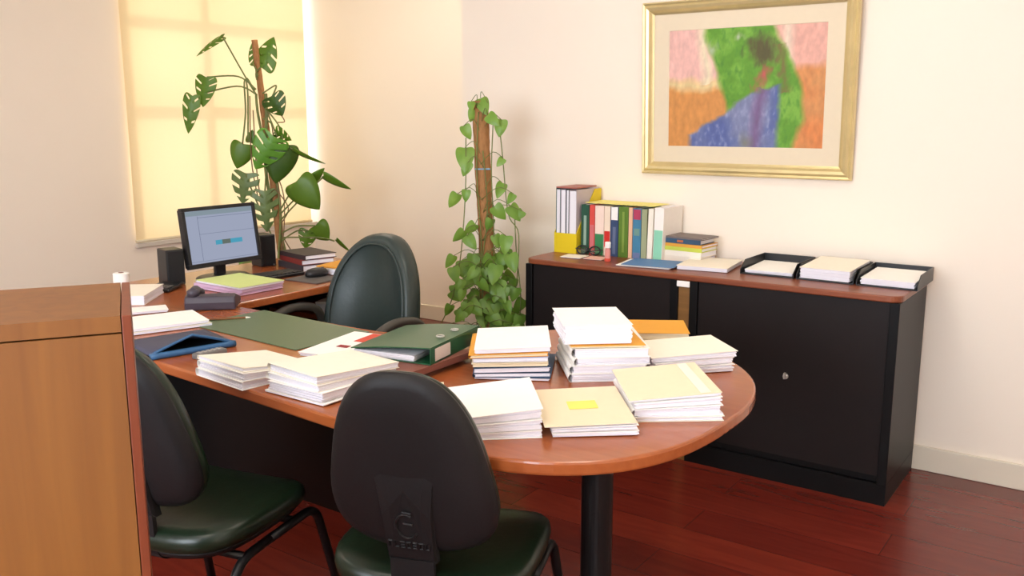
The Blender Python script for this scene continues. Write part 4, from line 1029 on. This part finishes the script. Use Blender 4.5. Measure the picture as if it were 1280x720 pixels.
PET = [[(-0.218, 1.94), (-0.094, 1.697), (-0.036, 1.596)], [(-0.326, 1.697), (-0.139, 1.702), (-0.034, 1.625)], [(-0.412, 1.586), (-0.152, 1.644), (-0.036, 1.596)], [(0.067, 1.581), (0.09, 1.649), (0.004, 1.6)], [(-0.096, 1.303), (-0.086, 1.586), (-0.09, 1.692), (-0.053, 1.634)], [(-0.131, 1.293), (-0.106, 1.489), (-0.1, 1.682), (-.04, 1.62)], [(0.191, 1.254), (0.089, 1.303), (0.026, 1.244)], [(0.198, 1.065), (0.165, 1.02), (0.079, 0.884)], [(0.37, 1.1), (0.251, 0.994), (0.076, 0.818)], [(0.298, 0.787), (0.176, 0.782), (0.088, 0.741)], [(0.251, 0.757), (0.175, 0.751), (0.08, 0.69)], [(0.416, 0.69), (0.315, 0.711), (0.092, 0.711)], [(-0.121, 1.115), (-0.087, 0.994), (0.03, 0.69)], [(-0.006, 1.005), (0.005, 1.12), (0.033, 1.169)], [(0.002, 1.754), (-0.029, 1.721), (-0.026, 1.682)], [(0.086, 1.337), (0.046, 1.44), (0.001, 1.538)], [(0.118, 1.288), (0.103, 1.391), (0.02, 1.513)], [(.072, 1.372), (.05, 1.42), (0.0, 1.45)], [(-.046, 1.783), (-.03, 1.75), (-.02, 1.70)], [(.253, 1.05), (.2, .98), (.08, .86)], [(-.208, .53), (-.1, .56), (.07, .5)]]
bm = bmesh.new()
for c in PET: tube(bm, smooth_path([(x, -.035 if k else -.05, z) for k, (x, z) in enumerate(c)], 6), .0052, 6)
obj('petioles', bm, M_stem, mp_, smooth=True)
ROOT = [[(-0.076, 1.586), (-0.086, 1.194), (-0.054, 0.944)], [(0.016, 1.538), (0.053, 1.391), (0.059, 1.194), (0.082, 0.944), (0.088, 0.639)], [(0.05, 1.02), (0.13, 0.894), (0.074, 0.767), (0.134, 0.628)], [(0.112, 1.47), (0.13, 1.43), (0.08, 1.426)], [(-.06, 1.5), (-.055, 1.1), (-.02, .8)], [(.03, 1.2), (.10, 1.0), (.10, .8), (.07, .6)]]
bm = bmesh.new()
for c in ROOT: tube(bm, smooth_path([(x, -.03, z) for x, z in c], 6), .0038, 6)
obj('aerial_roots', bm, M_root, mp_, smooth=True)

pp_ = thing('pothos_plant', 'green pothos climbing a thick coir pole beside the cabinet', 'plant', (-2.62, 3.52, 0), PR)
bm = bmesh.new(); lathe(bm, [(.11, 0), (.145, .22), (.16, .24), (.16, .26), (.142, .26), (.138, .23)], 32); obj('pot', bm, M_pot, pp_)
bm = bmesh.new(); lathe(bm, [(.134, .215), (.134, .228), (.05, .232)], 24); obj('soil', bm, M_soil, pp_)
ppl = smooth_path([(-.034, 0, 1.532), (-.02, 0, 1.15), (-.004, 0, .746), (.0, 0, .2)], 14)
bm = bmesh.new(); tube(bm, ppl, [0.038 + rnd.uniform(-.002, .002) for _ in ppl], 16); obj('coir_pole', bm, M_fibre, pp_, smooth=True)
LP_ = [(-0.015, 1.506, 0.07), (-0.072, 1.506, 0.039), (-0.069, 1.461, 0.054), (-0.096, 1.383, 0.062), (-0.105, 1.258, 0.097), (-0.105, 1.212, 0.062), (0.03, 1.443, 0.062), (0.061, 1.405, 0.07), (0.06, 1.246, 0.043), (-0.161, 1.062, 0.066), (-0.102, 1.089, 0.05), (0.056, 1.113, 0.066), (0.11, 1.078, 0.046), (0.137, 1.004, 0.077), (0.06, 1.004, 0.073), (-0.135, 0.895, 0.062), (-0.084, 0.927, 0.062), (-0.077, 0.868, 0.066), (0.083, 0.856, 0.077), (0.048, 0.868, 0.058), (-0.18, 0.769, 0.058), (-0.157, 0.71, 0.066), (0.118, 0.769, 0.077), (-0.191, 0.529, 0.054), (0.129, 0.61, 0.062), (0.039, 0.638, 0.093), (0.007, 0.55, 0.093), (-0.06, 0.55, 0.077), (0.009, 0.946, 0.054), (0.149, 0.993, 0.05)]
rp = random.Random(5)
for k in range(85):
    z_ = rp.uniform(.34, .78); sp_ = .10 + .13 * (.80 - z_) / .42
    LP_.append((rp.uniform(-sp_, sp_ * .85), z_, rp.uniform(.05, .08)))
bm = bmesh.new(); vines = bmesh.new()
for i, (x, z, s) in enumerate(LP_):
    an = rp.uniform(-.9, .9); ln = s * 1.15
    y = rp.uniform(-.09, -.03) if i < 30 else rp.uniform(-.16, .10)
    bx_, bz_ = x + .5 * ln * math.sin(an), z + .5 * ln * math.cos(an)
    leaf_bm(bm, (bx_, bz_), (x - .5 * ln * math.sin(an), z - .5 * ln * math.cos(an)), s * .95, y, rp.uniform(-.6, .6), False, rp, droop=.5, fold=.4, lean=-rp.uniform(0, .5) * ln)
    px_ = -.02; tube(vines, smooth_path([(bx_, y, bz_), ((bx_ + px_) / 2, y - .01, bz_ + .03), (px_ + rp.uniform(-.03, .03), -.036 if y < 0 else .036, bz_ - .03)], 4), .0018, 5)
obj('foliage', bm, M_poth, pp_, smooth=True)
for c in ([(-.10, 1.36), (-.105, 1.1), (-.13, .8), (-.17, .6), (-.23, .46)], [(.06, 1.4), (.075, 1.25), (.10, 1.0), (.15, .9), (.14, .65)], [(.03, 1.45), (.02, 1.2), (.03, .9), (.02, .5)], [(-.04, 1.48), (-.05, 1.2), (-.03, .8), (-.06, .4)], [(.13, 1.0), (.14, .8), (.16, .6), (.15, .4)], [(-.02, 1.3), (.0, 1.0), (-.03, .7), (0, .3)]):
    tube(vines, smooth_path([(x, -.045, z) for x, z in c], 6), .003, 6)
obj('vines', vines, M_stem, pp_, smooth=True)
o = obj('plant_tie', BOX(-.036, .036, -.040, -.034, 0, .006), colmat((120, 170, 200)), pp_); o.location = (-.022, 0, 1.21); o['label'] = 'pale blue plant tie'

# ------------------------------------------------------------------ light
w = bpy.data.worlds.new('sky'); sc.world = w; w.use_nodes = True
bg = w.node_tree.nodes['Background']; bg.inputs['Color'].default_value = (0.92, 0.96, 1.0, 1); bg.inputs['Strength'].default_value = 3.0
def sun(name, d, st, col, ang):
    l = bpy.data.lights.new(name, 'SUN'); l.energy = st; l.color = col; l.angle = R(ang)
    o = bpy.data.objects.new(name, l); COL.objects.link(o); o.rotation_euler = Vector(d).to_track_quat('-Z', 'Y').to_euler(); return o
sun('sun', (1, -0.12, -0.45), 3.2, (1, 0.93, 0.8), 10)
la = bpy.data.lights.new('window_daylight', 'AREA'); la.shape = 'RECTANGLE'; la.size = 3.0; la.size_y = 1.4; la.energy = 150; la.color = (0.80, 0.88, 1.0)
lo = bpy.data.objects.new('window_daylight', la); COL.objects.link(lo); lo.location = (-1.0, FY0 - 0.12, 1.65); lo.rotation_euler = (R(90), 0, 0)

sc.view_settings.view_transform = 'Standard'; sc.view_settings.look = 'None'
sc.view_settings.gamma = 1; sc.view_settings.exposure = 0.32; sc.view_settings.use_curve_mapping = False
sc.cycles.max_bounces = 10; sc.cycles.diffuse_bounces = 6; sc.cycles.transparent_max_bounces = 12
